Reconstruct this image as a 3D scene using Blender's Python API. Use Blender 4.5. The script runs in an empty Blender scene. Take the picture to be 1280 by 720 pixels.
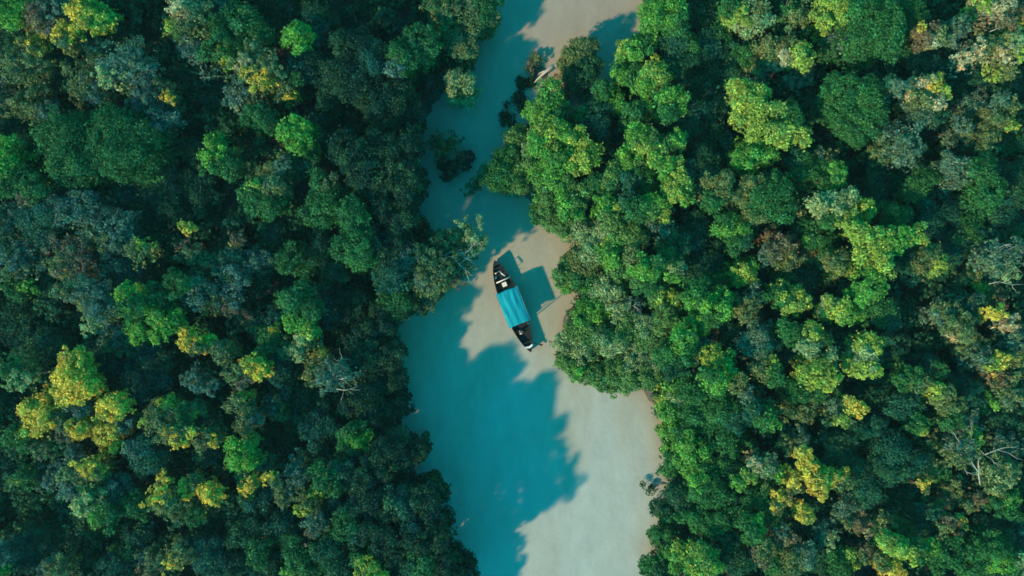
import bpy, math, random
import numpy as np

scene = bpy.context.scene
COL = scene.collection
RNG = np.random.default_rng(11)
random.seed(11)

# ------------------------------------------------------------------ frame
H = 95.0                      # camera height above the water (metres)
PPM = 9.6                     # photo pixels per metre at water level


def W(px, py, z=0.0):
    s = (H - z) / H / PPM
    return np.array(((px - 640.0) * s, (360.0 - py) * s, z))


SUN_AZ = math.atan2(28.0, 35.0)          # direction the shadows run (from +x towards +y)
SUN_EL = math.radians(31.0)


# ------------------------------------------------------------------ helpers
def tag(o, label=None, cat=None, group=None, kind=None):
    if label:
        o['label'] = label
    if cat:
        o['category'] = cat
    if group:
        o['group'] = group
    if kind:
        o['kind'] = kind
    return o


def link(o, parent=None):
    COL.objects.link(o)
    if parent is not None:
        o.parent = parent
    return o


def empty(name, loc=(0, 0, 0), rz=0.0):
    o = bpy.data.objects.new(name, None)
    o.empty_display_size = 0.5
    o.location = loc
    o.rotation_euler = (0, 0, rz)
    return link(o)


class MB:
    """collects vertices and faces, then links them as one mesh object"""

    def __init__(self):
        self.v, self.f = [], []

    def add(self, vs, fs):
        b = len(self.v)
        self.v += [tuple(map(float, p)) for p in vs]
        self.f += [tuple(b + i for i in f) for f in fs]

    def box(self, c, s, rz=0.0, tilt=None):
        cx, cy, cz = c
        hx, hy, hz = s[0] / 2, s[1] / 2, s[2] / 2
        ca, sa = math.cos(rz), math.sin(rz)
        vs = []
        for z in (-hz, hz):
            for x, y in ((-hx, -hy), (hx, -hy), (hx, hy), (-hx, hy)):
                vs.append((cx + x * ca - y * sa, cy + x * sa + y * ca, cz + z))
        self.add(vs, [(3, 2, 1, 0), (4, 5, 6, 7), (0, 1, 5, 4), (1, 2, 6, 5), (2, 3, 7, 6), (3, 0, 4, 7)])

    def tube(self, pts, radii, n=6, caps=True):
        pts = [np.array(p, float) for p in pts]
        if not hasattr(radii, '__len__'):
            radii = [radii] * len(pts)
        rings = []
        ref = np.array((0.31, 0.87, 0.11))
        for i, p in enumerate(pts):
            a = pts[max(i - 1, 0)]
            b = pts[min(i + 1, len(pts) - 1)]
            d = b - a
            d = d / (np.linalg.norm(d) + 1e-9)
            u = np.cross(d, ref)
            if np.linalg.norm(u) < 0.05:
                u = np.cross(d, (1, 0, 0))
            u /= np.linalg.norm(u)
            w = np.cross(d, u)
            rings.append([p + radii[i] * (math.cos(t) * u + math.sin(t) * w)
                          for t in [2 * math.pi * k / n for k in range(n)]])
        vs = [q for r in rings for q in r]
        fs = []
        for i in range(len(pts) - 1):
            for k in range(n):
                k2 = (k + 1) % n
                fs.append((i * n + k, i * n + k2, (i + 1) * n + k2, (i + 1) * n + k))
        if caps:
            fs.append(tuple(reversed(range(n))))
            fs.append(tuple((len(pts) - 1) * n + k for k in range(n)))
        self.add(vs, fs)

    def build(self, name, mat, parent=None, smooth=True):
        me = bpy.data.meshes.new(name)
        me.from_pydata(self.v, [], self.f)
        me.materials.append(mat)
        if smooth:
            me.polygons.foreach_set('use_smooth', [True] * len(me.polygons))
        me.update()
        return link(bpy.data.objects.new(name, me), parent)


# ------------------------------------------------------------------ materials
def new_mat(name):
    m = bpy.data.materials.new(name)
    m.use_nodes = True
    nt = m.node_tree
    nt.nodes.clear()
    out = nt.nodes.new('ShaderNodeOutputMaterial')
    return m, nt, out


def solid(name, col, rough=0.7, var=0.25, scale=6.0, bump=0.0, spec=0.4):
    """principled with noisy colour so that nothing is one flat tone"""
    m, nt, out = new_mat(name)
    b = nt.nodes.new('ShaderNodeBsdfPrincipled')
    b.inputs['Roughness'].default_value = rough
    b.inputs['Specular IOR Level'].default_value = spec
    tc = nt.nodes.new('ShaderNodeTexCoord')
    n = nt.nodes.new('ShaderNodeTexNoise')
    n.inputs['Scale'].default_value = scale
    n.inputs['Detail'].default_value = 6
    nt.links.new(tc.outputs['Object'], n.inputs['Vector'])
    r = nt.nodes.new('ShaderNodeValToRGB')
    r.color_ramp.elements[0].position = 0.3
    r.color_ramp.elements[1].position = 0.7
    r.color_ramp.elements[0].color = tuple(c * (1 - var) for c in col) + (1,)
    r.color_ramp.elements[1].color = tuple(min(1, c * (1 + var)) for c in col) + (1,)
    nt.links.new(n.outputs['Fac'], r.inputs['Fac'])
    nt.links.new(r.outputs['Color'], b.inputs['Base Color'])
    if bump:
        bp = nt.nodes.new('ShaderNodeBump')
        bp.inputs['Strength'].default_value = bump
        bp.inputs['Distance'].default_value = 0.05
        nt.links.new(n.outputs['Fac'], bp.inputs['Height'])
        nt.links.new(bp.outputs['Normal'], b.inputs['Normal'])
    nt.links.new(b.outputs['BSDF'], out.inputs['Surface'])
    return m


def leaf_material():
    m, nt, out = new_mat('foliage')
    at = nt.nodes.new('ShaderNodeAttribute')
    at.attribute_name = 'tint'
    d = nt.nodes.new('ShaderNodeBsdfPrincipled')
    d.inputs['Roughness'].default_value = 0.55
    d.inputs['Specular IOR Level'].default_value = 0.08
    t = nt.nodes.new('ShaderNodeBsdfTranslucent')
    hs = nt.nodes.new('ShaderNodeHueSaturation')
    hs.inputs['Value'].default_value = 1.1
    hs.inputs['Hue'].default_value = 0.485
    mx = nt.nodes.new('ShaderNodeMixShader')
    mx.inputs['Fac'].default_value = 0.32
    nt.links.new(at.outputs['Color'], d.inputs['Base Color'])
    nt.links.new(at.outputs['Color'], hs.inputs['Color'])
    nt.links.new(hs.outputs['Color'], t.inputs['Color'])
    nt.links.new(d.outputs['BSDF'], mx.inputs[1])
    nt.links.new(t.outputs['BSDF'], mx.inputs[2])
    nt.links.new(mx.outputs['Shader'], out.inputs['Surface'])
    return m


def water_material():
    m, nt, out = new_mat('river_water')
    b = nt.nodes.new('ShaderNodeBsdfPrincipled')
    b.inputs['Roughness'].default_value = 0.06
    b.inputs['IOR'].default_value = 1.33
    b.inputs['Specular IOR Level'].default_value = 0.5
    tc = nt.nodes.new('ShaderNodeTexCoord')
    # broad drifting silt
    mp = nt.nodes.new('ShaderNodeMapping')
    mp.inputs['Scale'].default_value = (1.0, 0.45, 1.0)
    mp.inputs['Rotation'].default_value = (0, 0, 0.3)
    nt.links.new(tc.outputs['Object'], mp.inputs['Vector'])
    n = nt.nodes.new('ShaderNodeTexNoise')
    n.inputs['Scale'].default_value = 0.11
    n.inputs['Detail'].default_value = 5
    n.inputs['Distortion'].default_value = 0.6
    nt.links.new(mp.outputs['Vector'], n.inputs['Vector'])
    r = nt.nodes.new('ShaderNodeValToRGB')
    r.color_ramp.elements[0].position = 0.32
    r.color_ramp.elements[1].position = 0.68
    r.color_ramp.elements[0].color = WATER_A + (1,)
    r.color_ramp.elements[1].color = WATER_B + (1,)
    # clearer, greener water downstream
    sp = nt.nodes.new('ShaderNodeSeparateXYZ')
    nt.links.new(tc.outputs['Object'], sp.inputs['Vector'])
    mr = nt.nodes.new('ShaderNodeMapRange')
    mr.inputs['From Min'].default_value = 2.0
    mr.inputs['From Max'].default_value = -30.0
    mr.inputs['To Min'].default_value = -0.2
    mr.inputs['To Max'].default_value = 0.22
    nt.links.new(sp.outputs['Y'], mr.inputs['Value'])
    ad = nt.nodes.new('ShaderNodeMath')
    nt.links.new(n.outputs['Fac'], ad.inputs[0])
    nt.links.new(mr.outputs['Result'], ad.inputs[1])
    nt.links.new(ad.outputs[0], r.inputs['Fac'])
    # silt stirred up in the shallows (depth is stored on the mesh)
    at = nt.nodes.new('ShaderNodeAttribute')
    at.attribute_name = 'shallow'
    n3 = nt.nodes.new('ShaderNodeTexNoise')
    n3.inputs['Scale'].default_value = 0.8
    n3.inputs['Detail'].default_value = 5
    nt.links.new(tc.outputs['Object'], n3.inputs['Vector'])
    mu = nt.nodes.new('ShaderNodeMath')
    mu.operation = 'MULTIPLY'
    nt.links.new(at.outputs['Fac'], mu.inputs[0])
    nt.links.new(n3.outputs['Fac'], mu.inputs[1])
    mul2 = nt.nodes.new('ShaderNodeMath')
    mul2.operation = 'MULTIPLY'
    mul2.use_clamp = True
    mul2.inputs[1].default_value = 1.5
    nt.links.new(mu.outputs[0], mul2.inputs[0])
    mix = nt.nodes.new('ShaderNodeMix')
    mix.data_type = 'RGBA'
    nt.links.new(mul2.outputs[0], mix.inputs['Factor'])
    up = nt.nodes.new('ShaderNodeMapRange')
    up.inputs['From Min'].default_value = 3.0
    up.inputs['From Max'].default_value = 16.0
    nt.links.new(sp.outputs['Y'], up.inputs['Value'])
    mixu = nt.nodes.new('ShaderNodeMix')
    mixu.data_type = 'RGBA'
    nt.links.new(up.outputs['Result'], mixu.inputs['Factor'])
    nt.links.new(r.outputs['Color'], mixu.inputs['A'])
    mixu.inputs['B'].default_value = (0.315, 0.275, 0.225, 1)
    # fine mottling of suspended silt
    nf = nt.nodes.new('ShaderNodeTexNoise')
    nf.inputs['Scale'].default_value = 0.45
    nf.inputs['Detail'].default_value = 5
    nf.inputs['Roughness'].default_value = 0.7
    nt.links.new(mp.outputs['Vector'], nf.inputs['Vector'])
    fm = nt.nodes.new('ShaderNodeMapRange')
    fm.inputs['From Min'].default_value = 0.3
    fm.inputs['From Max'].default_value = 0.7
    fm.inputs['To Min'].default_value = 0.90
    fm.inputs['To Max'].default_value = 1.10
    nt.links.new(nf.outputs['Fac'], fm.inputs['Value'])
    vm = nt.nodes.new('ShaderNodeVectorMath')
    vm.operation = 'SCALE'
    nt.links.new(mixu.outputs['Result'], vm.inputs[0])
    nt.links.new(fm.outputs['Result'], vm.inputs['Scale'])
    nt.links.new(vm.outputs[0], mix.inputs['A'])
    mix.inputs['B'].default_value = WATER_SILT + (1,)
    nt.links.new(mix.outputs['Result'], b.inputs['Base Color'])
    # ripples
    n2 = nt.nodes.new('ShaderNodeTexNoise')
    n2.inputs['Scale'].default_value = 1.3
    n2.inputs['Roughness'].default_value = 0.65
    n2.inputs['Detail'].default_value = 2.5
    nt.links.new(tc.outputs['Object'], n2.inputs['Vector'])
    bp = nt.nodes.new('ShaderNodeBump')
    bp.inputs['Strength'].default_value = 0.3
    bp.inputs['Distance'].default_value = 0.12
    nt.links.new(n2.outputs['Fac'], bp.inputs['Height'])
    nt.links.new(bp.outputs['Normal'], b.inputs['Normal'])
    nt.links.new(b.outputs['BSDF'], out.inputs['Surface'])
    return m


WATER_A = (0.345, 0.325, 0.245)
WATER_B = (0.365, 0.40, 0.365)
WATER_SILT = (0.345, 0.285, 0.20)
LEAF = leaf_material()
BARK = solid('bark', (0.10, 0.075, 0.055), 0.9, 0.4, 3.0, 0.5)
PALE_BARK = solid('pale_bark', (0.38, 0.37, 0.32), 0.85, 0.25, 3.0, 0.3)
GREY_BARK = solid('grey_bark', (0.19, 0.18, 0.15), 0.9, 0.3, 3.0, 0.3)

# ------------------------------------------------------------------ river outline (photo pixels at water level)
LEFT_BANK = [(560, -1500), (600, -600), (612, -100), (606, 0), (600, 60), (578, 100), (538, 130), (518, 190), (517, 250),
             (545, 290), (565, 320), (545, 360), (515, 390), (486, 415), (492, 470), (494, 520), (515, 570),
             (538, 640), (562, 720), (585, 850), (600, 1300), (640, 2200)]
RIGHT_BANK = [(780, -1500), (800, -600), (812, -100), (806, 0), (802, 48), (772, 82), (764, 128), (738, 152), (695, 152),
              (668, 165), (655, 200), (652, 243), (668, 262), (700, 280), (716, 292), (716, 330), (722, 372), (706, 396),
              (710, 430), (735, 455), (765, 472), (806, 486), (824, 520), (832, 560), (834, 600), (842, 630),
              (832, 660), (814, 700), (808, 760), (815, 900), (840, 1300), (860, 2200)]
POLY = np.array([W(x, y)[:2] for x, y in LEFT_BANK] + [W(x, y)[:2] for x, y in reversed(RIGHT_BANK)])
ISLETS = [(716, 84, 2.6), (676, 92, 1.6), (646, 178, 1.6), (556, 205, 1.7), (578, 128, 1.3)]   # mud humps in the stream


def river_sd(P):
    """signed distance to the river outline: negative in the water"""
    A = POLY
    B = np.roll(POLY, -1, axis=0)
    d2 = np.full(len(P), 1e18)
    inside = np.zeros(len(P), bool)
    for a, b in zip(A, B):
        e = b - a
        w = P - a
        t = np.clip((w @ e) / (e @ e + 1e-12), 0, 1)
        q = w - t[:, None] * e
        d2 = np.minimum(d2, (q ** 2).sum(1))
        c = (a[1] > P[:, 1]) != (b[1] > P[:, 1])
        if abs(b[1] - a[1]) > 1e-9:
            xx = a[0] + (P[:, 1] - a[1]) / (b[1] - a[1]) * e[0]
            inside ^= c & (P[:, 0] < xx)
    d = np.sqrt(d2)
    return np.where(inside, -d, d)


def wob(P, f, ph):
    return np.sin(P[:, 0] * f + ph) * np.cos(P[:, 1] * f * 1.13 - ph * 1.7)


def ground_z(P):
    sd = river_sd(P) + 0.35 * wob(P, 0.9, 1.0) + 0.2 * wob(P, 2.3, 4.0)
    z = np.where(sd < 0, np.maximum(sd * 0.35, -1.6), np.minimum(sd * 0.22, 0.7))
    z = z + 0.07 * wob(P, 0.8, 2.0) + 0.04 * wob(P, 2.1, 0.4)
    for x, y, r in ISLETS:
        c = W(x, y)[:2]
        d = np.sqrt(((P - c) ** 2).sum(1)) / r
        z = np.maximum(z, np.where(d < 2.2, 0.2 - 0.45 * d ** 2, -9))
    return z


def grid_lines(lo, hi, step, far):
    a = list(np.arange(lo, hi + 1e-6, step))
    pre, post = [], []
    s, x = step * 1.6, lo
    while x > -far:
        x -= s
        s *= 1.6
        pre.append(x)
    s, x = step * 1.6, hi
    while x < far:
        x += s
        s *= 1.6
        post.append(x)
    return np.array(pre[::-1] + a + post)


def sheet(name, xs, ys, zfun, mat, keep=None, attr=None):
    X, Y = np.meshgrid(xs, ys)
    P = np.stack([X.ravel(), Y.ravel()], 1)
    Z = zfun(P)
    nx, ny = len(xs), len(ys)
    idx = np.arange(nx * ny).reshape(ny, nx)
    F = np.stack([idx[:-1, :-1].ravel(), idx[:-1, 1:].ravel(), idx[1:, 1:].ravel(), idx[1:, :-1].ravel()], 1)
    V = np.column_stack([P, Z])
    if keep is not None:
        k = keep(P)
        F = F[k[F].any(1)]
        used = np.unique(F)
        mp = np.full(len(V), -1)
        mp[used] = np.arange(len(used))
        V, F, P = V[used], mp[F], P[used]
    me = bpy.data.meshes.new(name)
    me.from_pydata(V.tolist(), [], F.tolist())
    me.polygons.foreach_set('use_smooth', [True] * len(F))
    me.materials.append(mat)
    if attr:
        at = me.attributes.new(attr[0], 'FLOAT', 'POINT')
        at.data.foreach_set('value', attr[1](P).astype(np.float32))
    me.update()
    return link(bpy.data.objects.new(name, me))


mud = solid('wet_mud', (0.085, 0.075, 0.062), 0.75, 0.45, 0.9, 0.4)
g = sheet('forest_floor', grid_lines(-72, 72, 0.75, 1500), grid_lines(-43, 43, 0.75, 1500), ground_z, mud)
tag(g, kind='structure')


def shallow(P):
    sd = river_sd(P)
    s = np.clip(1 + (sd + 0.2) / 2.4, 0, 1)
    right = np.clip((P[:, 0] - W(600, 0)[0]) / 4, 0, 1)      # silt gathers on the slack right bank
    for x, y, r in ISLETS[:2]:
        d = np.sqrt(((P - W(x, y)[:2]) ** 2).sum(1)) / r
        s = np.maximum(s, np.clip(2.1 - d, 0, 1))
    return s ** 1.3 * right


wat = sheet('river_water', grid_lines(-22, 26, 0.5, 160), grid_lines(-43, 43, 0.5, 230), lambda P: np.zeros(len(P)),
            water_material(), keep=lambda P: river_sd(P) < 2.5, attr=('shallow', shallow))
tag(wat, kind='structure')

# ------------------------------------------------------------------ foliage
PAL = {
    'dg': (0.016, 0.096, 0.052), 'tl': (0.015, 0.112, 0.076), 'g': (0.034, 0.175, 0.052), 'bg': (0.115, 0.36, 0.062),
    'yg': (0.30, 0.44, 0.08), 'y': (0.66, 0.54, 0.085), 'ol': (0.165, 0.225, 0.085), 'gg': (0.112, 0.215, 0.145),
    'br': (0.21, 0.165, 0.095), 'pg': (0.26, 0.39, 0.18), 'cr': (0.50, 0.47, 0.27), 'mg': (0.105, 0.255, 0.075), 'dg_shade': (0.011, 0.056, 0.036),
}
WORD = {'mg': 'fresh green', 'dg_shade': 'very dark green', 'dg': 'dark green', 'tl': 'blue-green', 'g': 'mid-green', 'bg': 'bright green', 'yg': 'yellow-green', 'y': 'golden',
        'ol': 'olive', 'gg': 'grey-green', 'br': 'brownish', 'pg': 'pale green', 'cr': 'cream'}


def unit(v):
    return v / (np.linalg.norm(v, axis=1, keepdims=True) + 1e-9)


def rand_dirs(rng, n):
    return unit(rng.normal(size=(n, 3)))


ALT = (0.055, 0.165, 0.062)      # the common leaf green that shows through every crown


class Leaves:
    def __init__(self):
        self.c, self.n, self.s, self.col = [], [], [], []

    def lobe(self, rng, c, r, col, form='d', size=0.25, dens=1.0, flat=0.75):
        """one clump of a crown: smaller tufts over an uneven dome, leaves over each tuft.  returns tuft centres"""
        c = np.asarray(c, float)
        col = np.asarray(col, float)
        if form == 's' or form == 'b':
            nsub, rs0, rs1, fill = int(16 + 7 * r * r), 0.10, 0.22, 0.55
            N = int(dens * 230 * r * r * (0.25 / size) ** 2)
        elif form == 'l':
            nsub, rs0, rs1, fill = int(11 + 3.6 * r * r), 0.14, 0.40, 1.0
            N = int(dens * 470 * r * r * (0.25 / size) ** 2)
        else:
            nsub, rs0, rs1, fill = int(18 + 7.0 * r * r), 0.10, 0.33, 1.0
            N = int(dens * 500 * r * r * (0.25 / size) ** 2)
        d = rand_dirs(rng, nsub)
        d[:, 2] = np.where(d[:, 2] < -0.35, -d[:, 2], d[:, 2])
        lop = 1 + 0.22 * np.sin(np.arctan2(d[:, 1], d[:, 0]) * rng.integers(2, 5) + rng.uniform(0, 6.3)) \
            + rng.uniform(-0.24, 0.24, nsub) + (rng.random(nsub) < 0.12) * rng.uniform(0.1, 0.4, nsub)
        u = rng.uniform(0.30 if fill < 1 else 0.52, 0.92 if fill < 1 else 0.80, nsub) * lop
        sub = d * (u * r)[:, None] * np.array((1, 1, flat))
        sa, sx = rng.uniform(0, 3.14), rng.uniform(0.82, 1.22)        # crowns are never round in plan
        ax, ay = np.array((math.cos(sa), math.sin(sa), 0)), np.array((-math.sin(sa), math.cos(sa), 0))
        sub = c + (sub @ ax)[:, None] * ax * sx + (sub @ ay)[:, None] * ay / sx + sub * np.array((0, 0, 1))
        rs = np.maximum(r * rng.uniform(rs0, rs1, nsub), 0.24)
        w = rs ** 2
        k = rng.choice(nsub, N, p=w / w.sum())
        ld = rand_dirs(rng, N)
        out = unit(sub[k] - c)
        ld = unit(ld + 0.45 * out + np.array((0, 0, 0.35)))
        pos = sub[k] + ld * (rs[k] * (rng.uniform(0.25, 1.0, N) ** 0.6 + np.abs(rng.normal(0, 0.30, N))))[:, None] * np.array((1, 1, 0.8))
        nrm = unit(0.55 * ld + 0.35 * out + np.array((0, 0, 0.3)) + 0.62 * rng.normal(size=(N, 3)))
        v = np.exp(rng.normal(0, 0.13, nsub))[k] * np.exp(rng.normal(0, 0.25, N))
        tone = rng.normal(0, 0.10, nsub)[k] + rng.normal(0, 0.10, N)
        mixw = (rng.random(nsub) ** 2 * 0.55)[k][:, None]
        cc = (col * (1 - mixw) + np.array(ALT) * mixw) * v[:, None] * np.stack([1 + 1.3 * tone, 1 + 0.15 * tone, 1 - 0.5 * tone], 1)
        self.c.append(pos)
        self.n.append(nrm)
        self.s.append(size * rng.uniform(0.7, 1.35, N))
        self.col.append(np.clip(cc, 0.004, 0.8))
        return sub

    def build(self, name, parent=None, origin=(0, 0, 0), rng=RNG):
        c = np.concatenate(self.c) - np.asarray(origin, float)
        n = np.concatenate(self.n)
        s = np.concatenate(self.s)
        col = np.concatenate(self.col)
        N = len(c)
        t = unit(np.cross(n, rng.normal(size=(N, 3))))
        b = np.cross(n, t)
        L = s[:, None] * 0.62
        Wd = s[:, None] * 0.40
        bend = n * (s[:, None] * 0.10)
        V = np.stack([c - t * L, c + b * Wd + bend, c + t * L, c - b * Wd + bend], 1).reshape(-1, 3)
        me = bpy.data.meshes.new(name)
        me.vertices.add(4 * N)
        me.vertices.foreach_set('co', V.astype(np.float32).ravel())
        me.loops.add(4 * N)
        me.loops.foreach_set('vertex_index', np.arange(4 * N, dtype=np.int32))
        me.polygons.add(N)
        me.polygons.foreach_set('loop_start', np.arange(0, 4 * N, 4, dtype=np.int32))
        me.update(calc_edges=True)
        at = me.attributes.new('tint', 'FLOAT_COLOR', 'FACE')
        at.data.foreach_set('color', np.column_stack([col, np.ones(N)]).astype(np.float32).ravel())
        me.materials.append(LEAF)
        return link(bpy.data.objects.new(name, me), parent)


def wiggle(rng, a, b, n, amp):
    a, b = np.asarray(a, float), np.asarray(b, float)
    L = np.linalg.norm(b - a)
    pts = [a + (b - a) * i / n for i in range(n + 1)]
    for i in range(1, n):
        pts[i] = pts[i] + rng.normal(size=3) * amp * L * np.array((1, 1, 0.5))
    return pts


# Each tree: (form, lobes "px,py,r,colour ..." as seen in the photo, options)
# forms: d dense fine crown, l separate leafy clumps, s feathery thin crown, b thin crown with bare pale limbs
T = []


def tr(form, lobes, ref=None, label=None, h=None, kind='tree', limbs=None, base=None):
    L = [(float(a), float(b), float(c), d) for a, b, c, d in (q.split(',') for q in lobes.split())]
    # the bank mass right of the river gets lighter, fresher greens than the forest behind it
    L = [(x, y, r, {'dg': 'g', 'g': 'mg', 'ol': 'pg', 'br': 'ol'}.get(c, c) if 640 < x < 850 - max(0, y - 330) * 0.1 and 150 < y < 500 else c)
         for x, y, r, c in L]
    L = [(x, y, r, 'dg_shade' if c == 'dg' and 425 < x < 600 else c) for x, y, r, c in L]  # shade along the left bank put into the leaf colour
    T.append(dict(form=form, lobes=L,
                  ref=ref, label=label, h=h, kind=kind, limbs=limbs, base=base))


# ---- left bank, top rows
tr('l', '14,8,20,bg', 'the top-left corner tree', 'bright green leafy tree filling the top left corner of the photo')
tr('s', '52,20,19,br 70,10,16,gg')
tr('s', '84,22,20,gg 68,30,12,ol')
tr('l', '103,14,14,y 120,20,13,yg 108,26,9,yg', 'the lemon-yellow treetop', 'lemon-yellow clumpy tree near the top edge in the left forest', h=11.5)
tr('l', '82,43,12,y 78,50,9,ol')
tr('d', '28,38,20,dg')
tr('s', '48,58,15,y 42,68,15,ol 22,78,22,ol')
tr('d', '78,80,22,tl 82,105,16,dg')
tr('s', '112,98,22,ol 118,118,16,gg')
tr('s', '155,80,24,gg 136,92,15,pg 176,82,14,gg', 'the silvery feathered tree', 'silvery grey-green feathery tree in the upper part of the left forest', h=11)
tr('s', '182,118,20,gg 205,112,15,ol 204,148,20,gg 211,122,8,y')
tr('s', '8,116,18,br 22,128,18,ol')
tr('s', '46,132,22,ol 62,138,14,gg')
tr('d', '14,152,18,dg 30,168,15,dg')
tr('d', '80,170,24,g 92,205,26,g 72,188,16,g', 'the tall green double crown', 'rich green double-crowned dense tree beside a broad round one at left', h=11)
tr('d', '148,172,30,g 165,198,26,g 130,192,20,g', 'the broad green dome', 'broad rich green domed tree, densest and roundest crown of the left forest', h=11)
tr('l', '10,205,22,bg 18,228,18,g')
tr('d', '42,200,18,dg 34,185,14,g')
tr('l', '42,238,15,g 34,246,9,br')
tr('d', '145,52,20,dg')
tr('d', '120,62,14,tl')
tr('s', '228,10,18,cr 242,24,18,ol 215,34,10,yg', 'the straw-coloured tree', 'straw-coloured thin-leaved tree at the top edge of the left forest', h=11)
tr('s', '244,58,20,gg 236,45,12,ol')
tr('d', '276,58,18,g 280,66,10,yg')
tr('l', '286,24,18,g 308,34,20,g 278,8,14,tl')
tr('d', '340,28,20,dg 345,10,18,dg')
tr('s', '318,82,20,ol 322,96,15,y 306,78,9,cr 340,82,12,ol 316,60,12,ol', 'the yellow-sprigged tree', 'olive feathery tree with pale yellow sprigs in the upper left forest', h=11.5)
tr('s', '358,112,16,ol 362,118,8,y 370,98,10,g')
tr('s', '302,116,18,gg 322,122,13,ol')
tr('d', '276,118,22,dg 272,135,16,tl')
tr('l', '318,145,12,g 335,150,14,g', h=9)
tr('l', '370,48,14,bg 376,40,9,bg', 'the acid-green tuft', 'acid-green small clumpy tree standing out near the top of the left forest', h=11.5)
tr('d', '392,50,20,tl 398,30,20,dg')
tr('d', '384,82,20,tl')
tr('l', '368,160,14,bg 372,176,14,bg 356,168,9,bg', 'the emerald treetop', 'emerald green clumpy treetop lit in the dark left forest', h=11.5)
tr('d', '392,165,20,tl')
tr('d', '420,98,18,tl 412,118,15,dg')
tr('l', '272,192,17,bg 282,206,14,g 265,204,12,g', 'the leafy green tree in the gap', 'fresh green leafy tree standing alone in a dark gap at left')
tr('d', '245,188,15,dg')
tr('d', '228,95,18,dg')
tr('d', '436,20,24,dg 455,40,18,dg')
tr('d', '440,62,22,dg 462,78,18,tl')
tr('d', '438,100,22,dg 460,118,20,dg')
tr('d', '492,122,20,dg 482,145,20,dg')
tr('d', '512,142,15,dg', h=8.5)
tr('l', '524,48,15,g 515,62,14,ol 532,58,11,g')
tr('l', '504,72,15,g 494,82,11,gg')
tr('s', '560,12,18,ol 546,6,12,g', h=9)
tr('d', '592,12,20,ol 606,6,14,g 608,20,12,ol', 'the tree over the creek mouth', 'olive-green tree leaning over the water at the top of the left bank', h=8.5)
tr('d', '575,48,16,ol 582,62,12,ol', h=7.2)
tr('d', '574,106,16,pg 566,100,9,pg 583,112,9,g', 'the lone round crown', 'small pale green perfectly round tree standing alone over dark water', h=6.6, base=(578, 128))
tr('s', '540,106,12,tl', kind='shrub', h=4.5)
tr('s', '553,184,17,g 565,178,10,g', 'the half-drowned bush', 'thin green bush standing in the shaded water below the lone round tree', h=4, kind='shrub', base=(556, 200))
tr('s', '578,205,14,dg 560,214,12,dg', h=2.4, kind='shrub', base=(570, 208))
# ---- left, middle rows
tr('d', '190,232,28,tl 168,240,20,tl 212,248,20,dg', 'the wide blue-green tree', 'wide blue-green tree with smooth dark crown under the broad green dome')
tr('d', '60,272,26,tl 78,262,16,gg', h=10)
tr('s', '105,262,22,gg 112,250,12,gg')
tr('s', '140,285,24,gg 128,300,16,ol 150,300,14,gg', 'the grey feathered tree', 'grey feathery tree with a yellowish heart in the left forest', h=10)
tr('s', '10,278,18,tl 22,264,12,gg')
tr('s', '90,318,20,br 74,328,16,ol 104,330,14,br', 'the rusty-topped tree', 'rusty brown and olive feathery tree towards the left edge', h=10.5)
tr('s', '14,325,20,gg 32,312,14,gg 6,342,12,ol')
tr('d', '60,350,20,dg')
tr('d', '145,328,20,tl 160,342,16,tl')
tr('s', '172,312,12,ol 176,306,6,yg')
tr('d', '196,290,20,dg 184,270,16,dg')
tr('d', '202,325,18,dg')
tr('l', '318,242,15,g 330,256,17,g 342,236,16,ol 318,232,8,yg', 'the open green tree', 'yellowish-green open crowned tree in the middle of the left forest', h=11)
tr('s', '342,216,16,ol 352,208,10,gg')
tr('l', '405,240,18,g 420,262,22,g 400,264,16,g 412,232,10,ol', 'the tall leafy bank tree', 'tall leafy mid-green tree with a scalloped crown, inland of the river bend', h=11)
tr('d', '444,280,18,g 440,262,14,g')
tr('l', '442,308,18,g 450,294,12,g')
tr('l', '235,285,8,yg 236,288,5,y', 'the tiny yellow sapling', 'tiny yellow sapling poking through the dark left canopy', h=9, kind='sapling')
tr('s', '240,318,14,ol 232,310,8,br 258,326,12,ol')
tr('s', '300,300,9,br 296,306,5,y', kind='sapling', h=9.5)
tr('b', '282,335,20,tl 300,345,16,gg 318,326,16,gg 290,322,13,tl', 'the ashen twiggy tree', 'ashen blue-grey twiggy tree with thin bare limbs in the left forest', h=10)
tr('s', '370,322,18,g 362,334,13,g')
tr('d', '222,355,14,g')
tr('s', '252,352,13,ol')
tr('d', '252,240,22,dg')
tr('d', '215,262,14,dg 225,275,12,dg')
tr('d', '378,190,16,g 382,208,14,dg')
tr('d', '440,190,20,dg 452,212,20,dg')
tr('d', '480,190,20,dg 478,228,20,dg')
tr('d', '510,178,14,dg', h=12)
tr('d', '500,212,17,dg 508,236,15,dg', h=12)
tr('d', '500,268,18,dg 478,262,15,dg', h=12)
tr('d', '470,300,16,dg 492,298,13,dg')
tr('d', '404,315,18,dg 420,335,16,dg')
tr('d', '345,290,16,dg')
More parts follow.
